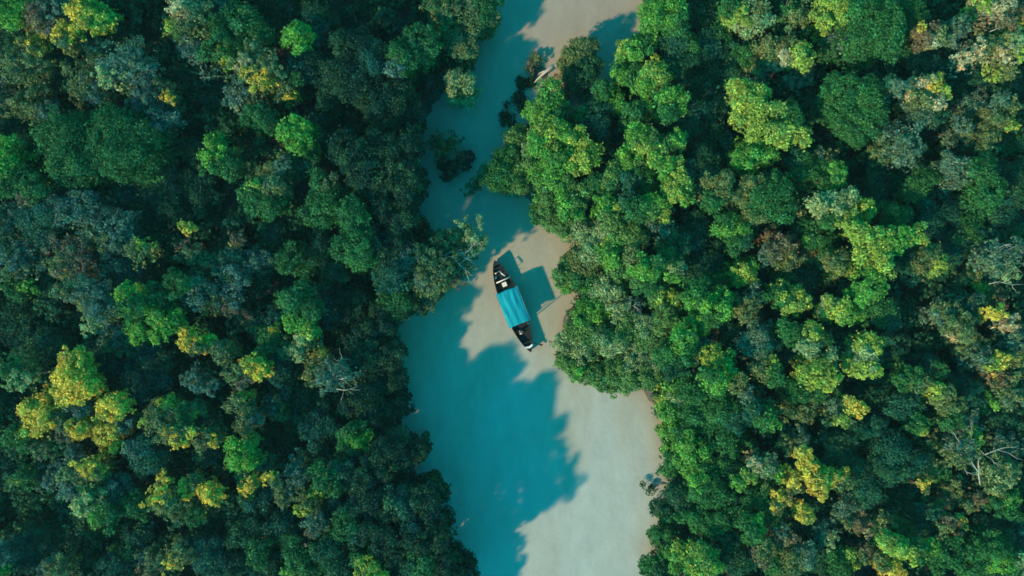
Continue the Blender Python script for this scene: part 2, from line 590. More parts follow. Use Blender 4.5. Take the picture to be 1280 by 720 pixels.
# overhanging tree beside the boat
tr('b', '590,298,16,pg 576,292,14,pg 562,308,18,ol 574,322,14,ol 582,338,8,ol 574,352,9,br 600,302,9,pg 552,298,14,ol', 'the leaning tree at the boat',
   'olive tree with white bare limbs leaning out over the water beside the boat', h=7.5, base=(545, 335),
   limbs=[[(548, 322), (566, 314), (578, 316), (584, 315), (592, 306), (599, 304)],
          [(552, 318), (566, 322), (574, 330), (582, 338), (586, 350)], [(574, 330), (582, 324), (592, 320)],
          [(540, 312), (526, 310), (520, 308)]])
tr('s', '540,332,20,ol 525,320,14,ol 548,350,14,ol 530,350,13,gg', 'the olive bank tree', 'olive feathery tree behind the leaning white-limbed one on the left bank', h=9.5)
tr('d', '494,336,20,tl 482,348,14,tl 508,324,13,gg', h=10)
tr('l', '500,374,16,g 484,380,12,g 516,378,12,dg 512,368,8,bg', h=7)
tr('s', '548,368,11,ol 536,380,10,ol', h=5, kind='shrub')
# ---- left, lower middle
tr('l', '24,362,14,g 36,358,8,bg')
tr('s', '108,366,20,gg 126,380,20,gg 120,396,16,pg 82,362,13,ol', 'the pale grey-green tree', 'pale grey-green feathery tree above a dark gap at the left', h=11)
tr('l', '160,372,12,bg 164,386,12,g 158,360,8,yg')
tr('l', '204,396,16,bg 200,374,14,g 208,412,13,bg', 'the vivid green column', 'vivid green elongated tree left of the centre of the left forest', h=11)
tr('l', '174,414,13,bg 166,410,8,g')
tr('s', '150,418,18,gg 160,432,14,ol 138,428,12,ol')
tr('l', '92,476,19,y 104,490,12,y 86,458,10,y 92,444,12,y 82,486,11,y', 'the golden tree', 'golden yellow clumpy tree, brightest yellow crown of the whole left forest', h=12)
tr('l', '45,514,14,y 58,520,13,y 36,510,9,yg 50,532,10,y', 'the golden-fringed tree', 'golden clumpy tree just below and left of the brightest golden tree', h=11)
tr('l', '78,526,13,ol 94,532,13,y 82,540,10,br 98,514,11,gg', h=10.5)
tr('l', '140,508,13,y 150,514,8,y 128,518,9,y', h=11.5)
tr('l', '134,540,12,y 138,552,10,y 124,530,10,y')
tr('s', '152,532,14,gg 142,528,10,gg')
tr('d', '142,462,24,tl 122,440,16,tl')
tr('d', '180,478,22,tl 165,500,16,tl')
tr('s', '14,466,16,g 26,478,13,pg')
tr('d', '38,398,24,dg 20,412,18,dg')
tr('d', '62,430,20,dg 40,440,18,dg')
tr('d', '186,440,18,tl 206,452,14,dg')
tr('l', '200,520,16,ol 210,506,10,yg 190,526,10,yg')
tr('s', '250,368,20,gg 262,378,14,ol 244,358,10,cr')
tr('s', '290,370,18,gg 286,384,13,br')
tr('s', '308,396,13,br 318,406,10,ol 298,388,9,br')
tr('l', '238,424,12,y 246,432,9,ol')
tr('l', '262,430,10,y 274,440,12,ol')
tr('l', '340,400,18,tl 330,414,12,g')
tr('l', '336,428,14,g 342,414,8,y')
tr('l', '370,374,18,g 372,396,14,bg 388,386,12,g 364,404,9,bg', 'the sunlit leafy tree', 'sunny green leafy tree near the right part of the left forest', h=11)
tr('l', '387,416,9,yg 380,424,9,pg', h=10.5)
tr('d', '402,378,18,tl 412,396,14,tl')
tr('s', '362,436,11,ol 372,440,9,pg')
tr('l', '316,456,11,y 322,464,9,y', h=11.5)
tr('s', '294,466,13,ol 304,478,9,br')
tr('l', '296,502,13,ol 304,496,8,y 310,508,10,ol')
tr('s', '244,476,14,gg 262,484,9,gg')
tr('l', '242,512,11,ol 245,514,6,y')
tr('s', '216,540,16,ol 222,520,12,g')
tr('s', '258,530,16,gg 272,536,10,g')
tr('s', '305,532,12,ol 318,524,8,gg')
tr('d', '346,456,18,tl 340,440,12,tl')
tr('s', '398,452,14,ol 396,472,13,ol 400,442,7,y')
tr('b', '414,472,18,gg 424,462,13,gg', 'the white-twigged tree', 'grey-green tree with white bare twigs showing, right of the olive one', h=10.5,
   limbs=[[(410, 480), (416, 470), (424, 464), (432, 460)], [(416, 470), (426, 474), (436, 472)], [(420, 486), (430, 488), (438, 486)], [(424, 464), (428, 454), (430, 448)]])
tr('l', '346,504,14,tl 350,514,11,g')
tr('d', '380,505,20,dg 366,492,14,dg')
tr('d', '402,532,18,tl 388,540,12,tl')
tr('d', '446,378,17,dg 430,368,14,dg')
tr('l', '436,402,14,dg 430,396,9,g')
tr('d', '460,418,17,dg 478,402,15,dg', h=7.5)
tr('d', '455,450,18,dg 440,432,14,dg', h=8)
tr('d', '488,442,15,dg', h=7.5)
tr('d', '492,472,16,dg 470,478,16,dg', h=6.5)
tr('d', '498,505,14,dg 484,520,15,dg', h=6.5)
tr('d', '450,500,18,dg 462,520,15,dg', h=8)
tr('l', '440,540,12,g 446,552,14,bg 438,560,11,g', 'the bright bush by the dark bank', 'bright green leafy tree beside the dark lower left bank', h=9.5)
tr('d', '425,506,15,dg')
# ---- left, bottom rows
tr('l', '24,548,14,g 34,540,10,yg')
tr('s', '48,560,13,ol 56,566,9,br 66,556,11,g')
tr('s', '110,584,14,y 104,596,12,ol 120,592,10,ol')
tr('s', '92,568,14,gg 80,556,12,g')
tr('d', '184,568,20,tl 172,556,13,gg')
tr('l', '207,595,7,y 204,600,6,br', kind='sapling', h=10)
tr('d', '10,580,15,tl 8,560,12,dg')
tr('l', '34,596,13,g 26,600,8,yg')
tr('s', '66,596,16,gg 78,590,12,gg')
tr('l', '90,608,15,gg 84,596,10,pg')
tr('l', '112,628,14,pg 124,640,13,bg 106,636,9,pg 138,646,11,g 110,614,10,g', 'the pale-fringed tree', 'blue-green tree with a bright pale leafy fringe, lower left forest', h=11)
tr('d', '142,622,18,tl 150,606,14,gg')
tr('l', '166,634,13,g 172,622,9,g')
tr('s', '196,624,12,y 206,632,12,ol')
tr('l', '174,676,18,tl 164,686,14,g 182,692,12,tl')
tr('s', '198,698,18,ol 188,708,12,br')
tr('d', '46,640,22,dg 30,626,16,dg')
tr('d', '28,690,22,tl 48,676,16,dg')
tr('d', '82,668,22,dg 74,690,16,dg')
tr('l', '6,692,13,gg 4,710,12,bg')
tr('s', '72,712,14,ol 58,708,10,gg')
tr('d', '112,692,20,dg 98,708,14,dg')
tr('d', '142,710,18,tl')
tr('l', '222,545,13,y 232,540,8,ol', h=11)
tr('l', '260,545,12,ol 266,550,7,y')
tr('s', '256,570,14,tl 250,564,8,pg')
tr('l', '234,610,9,y 242,602,7,ol', h=10.5)
tr('l', '261,617,10,y 268,624,7,y', 'the small golden tuft', 'small golden tuft-like treetop low in the left forest', h=11)
tr('s', '226,636,16,ol 242,644,12,g 220,624,9,ol')
tr('l', '300,562,14,bg 304,576,12,bg', 'the green flame tree', 'single vivid green upright treetop in the lower left forest', h=11.5)
tr('s', '326,578,13,gg 332,588,9,ol')
tr('l', '312,604,11,y 304,598,8,ol')
tr('s', '337,596,8,y 346,606,8,ol', kind='sapling', h=10)
tr('l', '320,624,16,tl 310,618,10,g')
tr('s', '352,622,12,ol 362,612,9,gg')
tr('s', '386,626,14,ol 392,616,10,yg 378,634,9,yg')
tr('s', '374,598,14,gg 368,584,11,gg')
tr('l', '408,598,14,g 418,606,10,g')
tr('s', '396,656,13,gg 388,664,9,br')
tr('l', '418,636,18,tl 424,656,15,g')
tr('l', '352,656,16,tl 362,672,14,g')
tr('l', '324,690,13,g 318,698,8,g')
tr('l', '372,696,16,g 368,712,11,bg 384,708,12,g')
tr('d', '282,642,18,dg 266,656,15,dg')
tr('s', '228,692,16,ol 218,700,10,y')
tr('d', '268,700,20,tl 250,684,16,tl')
tr('d', '305,664,18,dg 300,706,16,dg')
tr('d', '418,560,20,dg 396,566,14,tl')
tr('d', '364,552,18,dg 348,540,14,dg')
tr('d', '428,590,16,tl', h=11)
tr('d', '340,704,14,dg 346,718,12,dg')
tr('d', '508,570,17,dg 524,564,12,dg', h=10)
tr('d', '484,564,18,dg 478,586,15,dg', h=11)
tr('l', '500,628,17,tl 512,652,11,tl 486,640,13,dg', 'the dim bank tree', 'dim blue-green tree on the shaded lower left bank', h=12)
tr('d', '532,622,16,dg 538,642,14,dg', h=12)
tr('l', '432,656,15,g 442,640,12,tl 446,672,12,tl', h=12)
tr('l', '458,708,13,yg 468,716,10,bg 448,700,9,g', h=12)
tr('d', '462,622,19,dg 456,598,14,dg', h=12)
tr('d', '474,668,17,dg 490,690,16,dg', h=12.5)
tr('l', '528,702,16,g 514,712,14,tl', h=11.8)
tr('d', '520,676,15,dg 548,676,12,dg', h=12.5)
tr('d', '556,704,14,dg 566,720,13,dg', h=11.3)
tr('d', '410,690,16,dg 425,712,15,dg', h=12)
# ---- right bank, top rows
tr('d', '725,66,18,ol 712,80,15,ol 735,84,14,dg 722,96,14,dg', 'the islet tree', 'olive round tree on a muddy islet with a white fallen branch beside it', h=5, base=(716, 84))
tr('s', '670,74,8,ol 664,86,8,br', kind='shrub', h=1.6, base=(674, 90))
tr('s', '705,112,14,br 728,118,11,br', kind='shrub', h=2.2, base=(716, 106))
tr('l', '684,126,15,bg 674,142,13,bg 694,142,12,g 688,112,10,bg', 'the bright bank tree', 'bright green leafy tree on the right bank just below the islet', h=7)
tr('l', '690,172,17,yg 672,178,14,bg 706,168,14,bg 722,176,14,yg', 'the lime-green bank tree', 'lime-green broad clumpy tree at the bulge of the right bank', h=8)
tr('d', '744,150,18,tl 724,148,13,g', h=6)
tr('l', '792,62,13,bg 780,60,9,yg 806,60,10,g', h=8)
tr('l', '818,94,16,yg 806,102,13,bg 826,108,11,g', 'the lit tree by the inlet', 'sunlit yellow-green clumpy tree beside the dark inlet at upper right', h=9)
tr('l', '792,86,14,g 774,94,9,bg', h=7)
tr('l', '756,112,13,g 768,124,12,bg', h=6)
tr('l', '806,132,12,bg 794,142,13,g', h=7.5)
tr('l', '840,124,14,bg 834,140,12,g 846,136,9,yg')
tr('d', '828,14,22,bg 846,30,16,g 816,24,14,bg', 'the bright corner bank tree', 'large bright green dense tree at the top of the right bank', h=10)
tr('d', '846,52,16,tl 862,62,14,g')
tr('l', '798,168,13,bg 812,174,12,g')
tr('l', '846,176,11,bg 836,184,9,g')
tr('d', '846,82,18,dg')
tr('d', '880,100,20,dg 862,110,16,dg')
tr('d', '650,176,14,g 644,166,9,g', h=4.5, base=(655, 180))
tr('d', '630,214,20,g 614,222,13,g 645,222,16,g 636,198,13,g', 'the rounded bank bush', 'rounded mid-green tree reaching left over the water at the bank bulge', h=5, base=(648, 212))
tr('s', '592,234,10,g', kind='shrub', h=2.5, base=(594, 235))
tr('d', '872,22,20,dg 890,8,16,dg')
tr('l', '916,8,14,g 926,20,11,yg')
tr('l', '942,28,17,pg 932,14,12,ol 950,14,11,ol')
tr('d', '884,56,18,tl 898,44,14,g')
tr('l', '928,66,9,g 934,74,8,g')
tr('d', '906,84,18,dg 912,62,10,tl')
tr('l', '972,62,15,ol 984,70,12,cr 962,58,10,ol', 'the pale olive tree', 'pale olive clumpy tree above the yellow-green tree in the right forest', h=10)
tr('l', '1002,70,13,yg 992,64,10,ol')
tr('s', '945,84,13,ol 950,94,9,gg')
tr('s', '1002,92,15,gg 990,100,11,gg')
tr('s', '998,20,16,ol 984,8,12,g')
tr('d', '1036,14,16,yg 1052,16,16,yg 1030,28,10,yg', h=11)
tr('d', '1080,24,24,g 1098,48,24,g 1070,52,20,g 1110,26,18,g', 'the huge green dome', 'huge mid-green domed tree at the top of the right forest', h=12)
tr('s', '1046,52,16,gg 1036,62,12,g')
tr('l', '924,112,14,yg 940,124,15,yg 932,136,15,yg 956,142,16,yg 972,168,16,yg 990,160,13,g 1002,172,11,yg 948,166,13,yg 985,142,13,g', 'the great yellow-green tree', 'great yellow-green many-clumped tree in the right forest', h=12)
tr('d', '1052,112,18,g 1078,124,22,g 1050,142,20,g 1084,150,18,g 1066,170,14,g', 'the twin-domed green tree', 'twin-domed green dense tree right of the great yellow-green one', h=11.5)
tr('d', '870,150,20,tl 890,166,14,dg')
tr('d', '905,132,14,dg')
tr('d', '1128,14,20,g 1142,34,14,tl', h=10)
tr('d', '1132,62,16,g 1150,78,16,tl 1170,84,14,tl')
tr('l', '1156,46,13,br 1152,40,7,y 1170,46,10,ol 1166,52,7,cr', 'the golden-brown tree', 'golden brown clumpy tree near the top edge of the right forest', h=11)
tr('b', '1190,44,15,gg 1198,32,11,gg')
tr('s', '1204,72,10,cr 1220,64,13,cr 1232,54,12,ol', 'the cream-topped tree', 'cream and olive feathery tree towards the top right corner', h=11)
tr('s', '1240,10,18,cr 1256,22,13,br 1228,4,11,yg', h=11)
tr('s', '1270,18,14,br 1276,32,11,y')
tr('b', '1266,54,15,pg 1274,66,11,yg 1256,70,11,cr', 'the pale corner tree', 'pale twiggy tree with grey limbs at the right edge near the top', h=10.5,
   limbs=[[(1236, 40), (1246, 36), (1256, 30)], [(1250, 56), (1262, 58), (1274, 52)]])
tr('s', '1256,84,14,ol 1248,92,9,yg')
tr('d', '1226,88,20,tl 1210,92,14,tl')
tr('d', '1262,110,20,tl 1270,92,12,dg')
tr('l', '1150,110,12,cr 1164,106,11,y 1176,114,10,yg 1170,128,10,cr 1144,122,11,ol', 'the ring-crowned tree', 'cream-yellow tree whose clumps form a ring round a dark hollow', h=11)
tr('d', '1150,140,16,gg 1166,146,12,dg')
tr('l', '1122,108,9,gg 1114,102,7,tl')
tr('s', '1218,132,13,gg 1208,128,9,gg')
tr('s', '1250,124,12,gg 1262,132,9,ol')
tr('l', '1246,148,13,ol 1256,150,10,y 1262,156,7,yg')
tr('l', '1228,150,12,ol 1236,160,10,ol')
tr('s', '1202,160,13,gg 1212,170,10,ol')
tr('s', '1118,178,22,gg 1104,188,14,ol 1132,188,15,gg', 'the fluffy grey tree', 'fluffy grey-olive tree below the ring-crowned one', h=11)
tr('d', '1200,110,15,dg 1180,92,12,dg')
tr('d', '1270,166,18,dg 1258,178,13,g')
tr('s', '1236,170,11,ol 1230,186,11,ol')
tr('d', '1096,92,16,tl')
# ---- right bank, middle rows
tr('l', '666,196,13,g 672,212,13,bg 662,184,9,pg', h=6)
tr('l', '690,200,15,bg 710,196,13,bg 728,200,15,yg 742,192,12,bg', 'the yellow-tipped bank tree', 'bright tree with a yellow tip, second row behind the right bank bulge', h=8)
tr('l', '690,226,14,bg 702,232,12,bg 684,240,11,g', h=7)
tr('d', '682,256,14,g 690,274,14,g 670,268,9,dg', h=5)
tr('l', '722,248,14,g 712,264,14,bg 734,236,11,g', h=7.5)
tr('d', '710,284,12,g 728,288,14,ol', h=6)
tr('l', '758,256,13,bg 772,258,11,yg 764,272,14,g', h=9)
tr('d', '766,224,15,g 750,230,12,dg', h=8)
tr('l', '788,196,13,bg 800,206,10,g')
tr('l', '816,190,14,yg 824,200,10,bg')
tr('l', '842,206,12,yg 834,214,10,bg 848,232,13,yg 842,244,9,yg', 'the yellow-lit column', 'yellow-lit tall clumpy tree well behind the right bank bulge', h=11)
tr('d', '806,226,16,dg 788,224,12,tl')
tr('l', '820,256,14,bg 810,264,11,g 828,268,9,yg')
tr('d', '796,262,15,dg 784,250,11,tl')
tr('d', '752,300,16,ol 740,312,13,ol', h=7.5)
tr('d', '788,292,17,g 776,306,13,g', h=8.5)
tr('s', '828,284,16,gg 840,298,13,g')
tr('l', '768,322,15,bg 760,306,10,yg 774,338,12,g', h=8.5)
tr('l', '800,334,13,bg 816,332,11,g 792,322,10,br')
tr('d', '712,326,11,g 704,342,12,g 712,354,10,bg', 'the low bank bush', 'low green bush on the right bank straight across from the boat roof', h=4)
tr('d', '732,330,16,br 740,350,15,dg 724,348,10,dg', h=4.8)
tr('d', '838,322,16,dg 850,308,12,dg')
tr('l', '846,334,9,pg 838,344,8,bg')
tr('d', '758,362,14,ol 772,354,12,g', h=7)
tr('d', '812,356,15,dg 796,352,12,g')
tr('d', '900,238,16,ol 892,248,12,g 904,226,11,ol')
tr('l', '942,192,15,bg 928,200,13,bg 962,194,12,bg', h=10.5)
tr('d', '956,246,22,g 942,262,18,ol 974,262,16,g 940,232,13,ol 968,232,14,g', 'the round olive-green dome', 'round olive-green dense tree below the great yellow-green tree', h=11)
tr('l', '912,282,14,bg 924,290,12,bg 904,274,8,g', h=10)
tr('l', '920,306,11,g 930,300,9,tl')
tr('s', '972,308,18,br 984,320,14,ol 960,320,12,gg', 'the brown feathery tree', 'brown feathery tree between the olive dome and a lime-green tree', h=10)
tr('s', '1004,316,15,br 1016,322,10,ol 996,286,8,br')
tr('l', '930,340,11,yg 938,334,9,bg 922,350,9,bg')
tr('d', '888,352,17,g 902,346,11,bg')
tr('d', '1006,212,18,g 994,200,12,tl')
tr('l', '1040,222,13,bg 1030,230,9,g 1046,212,9,bg', h=10.5)
tr('s', '1034,198,11,ol 1024,192,8,gg')
tr('l', '1040,258,17,pg 1054,272,14,yg 1056,250,12,pg 1036,276,11,g', 'the pale green clumpy tree', 'pale green clumpy tree above a brilliant lime-green one', h=12)
tr('l', '1014,284,11,g 1022,300,13,g 1010,296,7,bg')
tr('l', '1044,328,13,ol 1052,336,9,yg 1036,318,9,g')
tr('d', '1000,352,18,tl 984,346,13,g')
tr('d', '868,218,20,tl 878,198,14,dg')
tr('d', '862,296,18,tl 874,280,13,dg')
tr('l', '856,246,9,bg 860,236,7,bg', h=10)
tr('d', '884,318,16,dg 868,334,13,tl')
tr('d', '908,186,12,tl')
tr('d', '1002,252,13,dg 1010,238,10,dg')
tr('l', '1078,262,13,yg 1072,252,9,g', h=11.5)
tr('l', '1086,302,16,yg 1104,300,13,yg 1096,318,13,yg 1104,330,12,yg 1120,302,10,bg 1072,288,11,yg 1148,292,11,yg 1132,298,11,bg', 'the brilliant lime-green tree', 'brilliant lime-green tree of many sunny clumps in the right forest', h=13)
tr('l', '1112,270,13,g 1128,270,10,g', h=10)
tr('l', '1074,322,14,g 1068,336,10,yg')
tr('l', '1092,354,13,bg 1084,362,9,bg')
tr('d', '1128,326,14,tl 1136,342,12,tl')
tr('d', '1150,228,16,g 1138,238,12,g 1164,222,10,g')
tr('d', '1172,258,20,tl 1162,278,15,tl')
tr('d', '1198,218,15,gg 1186,204,11,gg')
tr('d', '1224,216,17,g 1238,236,15,g 1230,252,13,g', 'the dark leafy tree', 'long dark leafy green tree near the right edge, upper half')
tr('d', '1206,284,17,g 1220,296,13,tl 1194,296,12,tl')
tr('d', '1254,272,18,tl 1262,290,13,g')
tr('l', '1160,322,15,ol 1170,332,11,yg 1150,328,9,ol')
tr('d', '1190,310,16,tl 1184,330,12,tl')
tr('s', '1210,344,14,ol 1218,346,9,y 1200,350,9,ol')
tr('b', '1246,326,20,gg 1264,316,16,gg 1258,340,14,pg', 'the looping-branch tree', 'grey tree with pale looping branches at the right edge, mid height', h=11,
   limbs=[[(1232, 330), (1240, 318), (1252, 314), (1262, 320), (1266, 332)], [(1244, 312), (1256, 306), (1270, 310)], [(1236, 355), (1250, 352), (1266, 356)]])
tr('d', '1266,222,20,dg 1270,246,14,dg')
tr('d', '1122,214,20,dg 1104,226,16,tl')
tr('d', '1092,228,14,dg 1094,246,11,dg')
tr('d', '1236,312,8,tl')
# ---- right bank, lower middle
tr('l', '870,362,15,g 862,374,10,bg 880,378,12,bg')
tr('l', '898,380,14,bg 892,392,11,g 906,370,9,bg')
tr('l', '876,404,10,bg 884,406,7,yg 866,400,8,yg')
tr('l', '856,430,14,bg 862,418,9,bg 858,446,10,g')
tr('s', '934,380,13,ol 930,392,9,ol 946,368,11,gg')
tr('l', '988,376,14,yg 1000,378,10,yg 976,372,11,g', h=11)
tr('l', '1046,388,13,yg 1056,396,9,bg 1038,378,9,pg', 'the lime tuft tree', 'lime-green tufted tree below the brilliant many-clumped one', h=11.5)
tr('l', '984,414,13,g 990,424,9,g')
tr('l', '1014,416,11,yg 1012,434,12,pg 1026,424,10,g', h=11.5)
tr('l', '1022,462,15,yg 1036,472,11,yg 1012,472,12,yg 1034,452,11,pg', 'the cream-lime tree', 'creamy lime-green rounded tree, palest crown of the lower right forest', h=12)
tr('l', '962,456,11,yg 970,468,12,g 952,464,10,ol')
tr('d', '994,486,15,g 1012,492,13,ol 1026,492,10,g')
tr('l', '892,448,12,yg 904,456,12,bg 912,468,11,bg', 'the striped lime tree', 'lime and green tree between the bushy bank and the creamy lime-green tree', h=10)
tr('l', '898,478,11,bg 890,470,8,g')
tr('s', '876,436,12,gg 872,422,9,ol')
tr('s', '922,480,13,ol 930,492,10,gg')
tr('d', '942,424,18,gg 956,436,12,tl')
tr('s', '998,514,15,ol 1012,512,10,ol')
tr('s', '1046,510,13,gg 1040,524,10,ol')
tr('l', '1064,506,10,y 1072,512,9,y 1052,526,7,yg', 'the yellow tuft', 'small yellow tuft of a tree at a dark gap in the right forest', h=11)
tr('l', '954,522,15,g 962,528,9,bg 940,514,11,tl')
tr('d', '902,510,18,g 918,524,14,tl')
tr('d', '872,522,19,g 858,540,15,g')
tr('d', '862,488,17,g 880,490,12,g')
tr('d', '1046,434,15,tl 1040,416,10,tl')
tr('d', '1000,446,12,tl 984,440,11,tl')
tr('d', '940,494,12,dg')
tr('d', '916,416,12,dg')
tr('l', '1096,382,16,g 1110,392,13,tl 1074,392,11,bg', h=10)
tr('l', '1084,366,8,bg 1078,374,8,bg')
tr('l', '1090,432,13,yg 1080,446,13,pg 1088,460,11,yg 1070,460,10,yg', 'the lime tree by the dark hollow', 'lime-green clumpy tree at the left rim of a wide dark hollow', h=12)
tr('d', '1112,446,15,tl 1120,426,11,tl')
tr('s', '1188,400,17,ol 1176,390,14,gg 1204,412,14,ol', 'the dusty olive tree', 'dusty olive feathery tree at the right rim of a wide dark hollow', h=11)
tr('s', '1206,430,15,ol 1194,420,11,cr 1222,426,12,ol')
tr('s', '1228,446,15,gg 1238,462,12,br')
tr('b', '1204,384,14,tl 1218,378,12,gg 1216,392,10,gg')
tr('s', '1236,368,14,ol 1250,374,13,br 1226,360,10,yg')
tr('l', '1247,392,9,y 1254,398,6,br', h=11.5)
tr('s', '1262,404,11,cr 1272,410,9,br')
tr('l', '1250,452,9,y 1244,456,7,yg', h=11)
tr('s', '1270,448,13,ol 1272,446,7,y 1272,426,12,gg')
tr('s', '1262,482,17,ol 1272,496,13,gg 1248,476,12,br', 'the brown-flanked tree', 'olive tree with brown flank at the right edge, lower half', h=10.5)
tr('l', '1236,500,9,bg 1230,506,7,g', 'the small green star', 'tiny vivid green tree in a dark gap near the right edge', h=8.5)
tr('l', '1136,472,13,g 1148,478,11,ol 1126,478,9,g')
tr('l', '1180,496,14,ol 1172,490,9,yg 1190,506,10,ol')
tr('d', '1128,504,17,tl 1140,510,12,tl')
tr('l', '1144,530,12,g 1152,534,8,yg')
tr('s', '1210,528,14,gg 1200,536,10,gg')
tr('d', '1212,492,15,tl 1202,478,11,tl')
tr('l', '1190,524,10,g 1182,530,8,g')
tr('d', '1104,486,15,dg 1094,500,11,dg')
tr('l', '1172,462,10,g 1164,454,8,tl')
tr('d', '1152,440,12,dg 1166,428,10,dg', h=6)
# bushy promontory below the boat
tr('d', '746,386,16,bg 730,392,13,bg 720,408,12,g', h=5.5)
tr('b', '776,388,15,ol 790,378,12,gg 784,400,12,g', 'the twiggy bush', 'olive bush with a pale bare twig, inland on the right bank promontory', h=7,
   limbs=[[(780, 394), (784, 386), (786, 376)], [(784, 386), (792, 382), (798, 376)]])
tr('d', '708,428,13,ol 716,442,14,g 704,450,10,g', h=4.5)
tr('d', '740,420,18,g 728,436,13,ol', h=5.5)
tr('d', '762,428,17,ol 778,418,14,g', h=6.5)
tr('d', '726,462,13,bg 742,470,12,g 714,458,9,g', h=4.5)
tr('d', '766,462,16,g 770,480,12,g 784,482,9,g 752,482,8,g', 'the promontory tip bush', 'dense green bush at the lower tip of the right bank promontory', h=5)
tr('d', '796,450,17,ol 788,468,13,g', h=6)
tr('d', '812,468,13,g 818,452,12,ol', h=6)
tr('d', '812,424,17,g 806,406,13,ol', h=7)
tr('l', '834,372,12,yg 822,374,11,g', h=8)
tr('d', '832,400,16,g 840,386,11,dg')
tr('d', '836,440,15,dg 842,458,13,dg')
tr('l', '838,480,9,bg 830,494,9,yg 846,496,10,pg', h=5.5)
tr('l', '838,516,13,bg 832,508,8,bg', h=5.5)
tr('l', '846,540,12,bg 840,552,12,bg', 'the glossy bank shrub', 'glossy bright green shrub bordering the lit lower reach, right bank', h=5.5)
tr('l', '842,574,13,g 836,588,10,g', h=5)
tr('d', '826,634,10,dg 836,646,13,g', h=4)
tr('d', '852,618,15,dg 862,634,13,dg', h=6)
tr('d', '826,668,13,g 838,678,13,dg', h=5)
tr('s', '812,612,5,dg 803,606,3,dg', kind='shrub', h=1.0)
tr('d', '578,728,17,dg 560,742,16,dg', h=10.5)
tr('l', '812,702,12,g 826,708,13,dg', h=5)
tr('l', '848,698,12,bg 852,686,9,yg', h=7)
# ---- right, bottom rows
tr('l', '866,568,16,bg 878,582,13,g 862,552,11,bg', h=8)
tr('d', '884,612,18,g 872,600,13,bg 898,622,12,g', h=8.5)
tr('d', '872,646,15,g 886,658,13,g')
tr('l', '898,658,13,g 906,644,11,g')
tr('l', '938,664,13,g 946,656,9,bg')
tr('l', '878,700,15,yg 890,708,12,bg 868,710,12,bg', 'the lime tree at the bottom edge', 'lime-green clumpy tree at the bottom edge near the right bank', h=10)
tr('d', '900,545,16,g 916,556,13,g')
tr('l', '932,562,14,dg 926,550,9,bg')
tr('s', '952,584,14,pg 944,578,9,cr 964,580,10,gg', 'the ghost-grey tree', 'pale pinkish-grey tree among bright greens in the lower right forest', h=10)
tr('l', '972,592,9,bg 978,586,6,yg')
tr('l', '934,596,9,yg 926,602,8,bg', h=9.5)
tr('d', '948,616,15,g 936,622,11,g')
tr('l', '1004,566,9,y 1010,580,9,y 1016,594,10,y 1022,606,10,y 1032,596,9,y 1026,616,8,y 1046,596,9,y 1054,604,8,ol', 'the mustard tree', 'mustard-yellow tree with crooked yellow boughs in the lower right forest', h=11.5)
tr('l', '976,628,10,y 984,622,8,br 970,636,7,ol')
tr('l', '992,602,8,y 996,612,7,ol')
tr('l', '1005,642,9,y 1010,648,6,yg', 'the small lemon treetop', 'small lemon-yellow treetop just under the mustard tree', h=10.5)
tr('s', '1028,666,13,gg 1036,672,10,pg')
tr('s', '1056,638,16,gg 1062,652,11,ol')
tr('s', '984,672,11,br 978,664,8,gg')
tr('d', '986,700,19,ol 1004,692,13,gg 970,706,12,g')
tr('s', '956,690,12,ol 950,700,8,br')
tr('l', '1050,704,15,g 1062,696,12,yg 1040,694,10,g')
tr('d', '1020,686,15,dg 1024,706,12,dg')
tr('d', '922,700,17,dg 908,690,13,dg')
tr('d', '914,596,15,dg 906,578,12,g')
tr('d', '1040,556,14,dg 1056,570,12,dg')
tr('s', '1002,548,12,gg 984,556,11,ol')
tr('d', '968,610,12,dg 966,648,13,g')
tr('d', '924,636,13,dg 916,676,13,dg')
tr('d', '1112,562,20,tl 1128,582,18,tl 1104,586,15,dg', 'the shaded round tree', 'shaded blue-green round tree in the lower right forest', h=10)
tr('s', '1160,550,12,ol 1172,560,10,g')
tr('b', '1208,560,12,gg 1218,548,10,yg 1196,576,10,ol', 'the dead white tree', 'dead-looking tree with a fan of white bare limbs in lower right forest', h=11,
   limbs=[[(1226, 606), (1222, 590), (1214, 578), (1204, 566), (1196, 562)], [(1214, 578), (1206, 576), (1198, 564)],
          [(1222, 590), (1224, 574), (1230, 568), (1240, 574)], [(1214, 578), (1212, 560), (1214, 546)],
          [(1230, 568), (1246, 562), (1260, 566)], [(1204, 566), (1200, 554), (1194, 546)], [(1222, 590), (1214, 592), (1208, 590)]])
tr('s', '1248,592,18,pg 1262,586,14,ol 1240,608,13,ol 1256,604,13,pg', 'the mossy pale tree', 'mossy pale olive tree right of the dead white limbs', h=10)
tr('b', '1264,560,15,gg 1250,556,11,gg')
tr('s', '1190,612,15,ol 1182,624,11,br')
tr('l', '1151,604,7,y 1156,610,5,ol', kind='sapling', h=9.5)
tr('l', '1166,584,12,ol 1174,592,9,g')
tr('s', '1222,624,11,br 1212,632,9,ol')
tr('s', '1188,654,12,br 1200,650,8,y 1180,662,8,ol', 'the rusty low tree', 'rust-coloured feathery tree low in the right forest', h=10)
tr('l', '1254,634,14,g 1262,624,10,bg')
tr('l', '1124,654,11,g 1132,662,8,g')
tr('s', '1102,650,12,ol 1096,662,9,g')
tr('s', '1074,654,12,br 1084,662,8,cr')
tr('l', '1108,676,11,yg 1122,684,12,yg 1136,694,11,yg 1150,688,10,g', 'the lime ridge tree', 'long lime-edged tree beside a dark gap at the bottom right', h=11)
tr('s', '1084,690,7,br 1080,698,7,ol', kind='sapling', h=9)
tr('l', '1112,712,12,y 1102,704,9,ol')
tr('d', '1152,660,17,tl 1140,640,13,tl')
tr('l', '1186,690,14,g 1176,702,11,g 1168,686,10,bg')
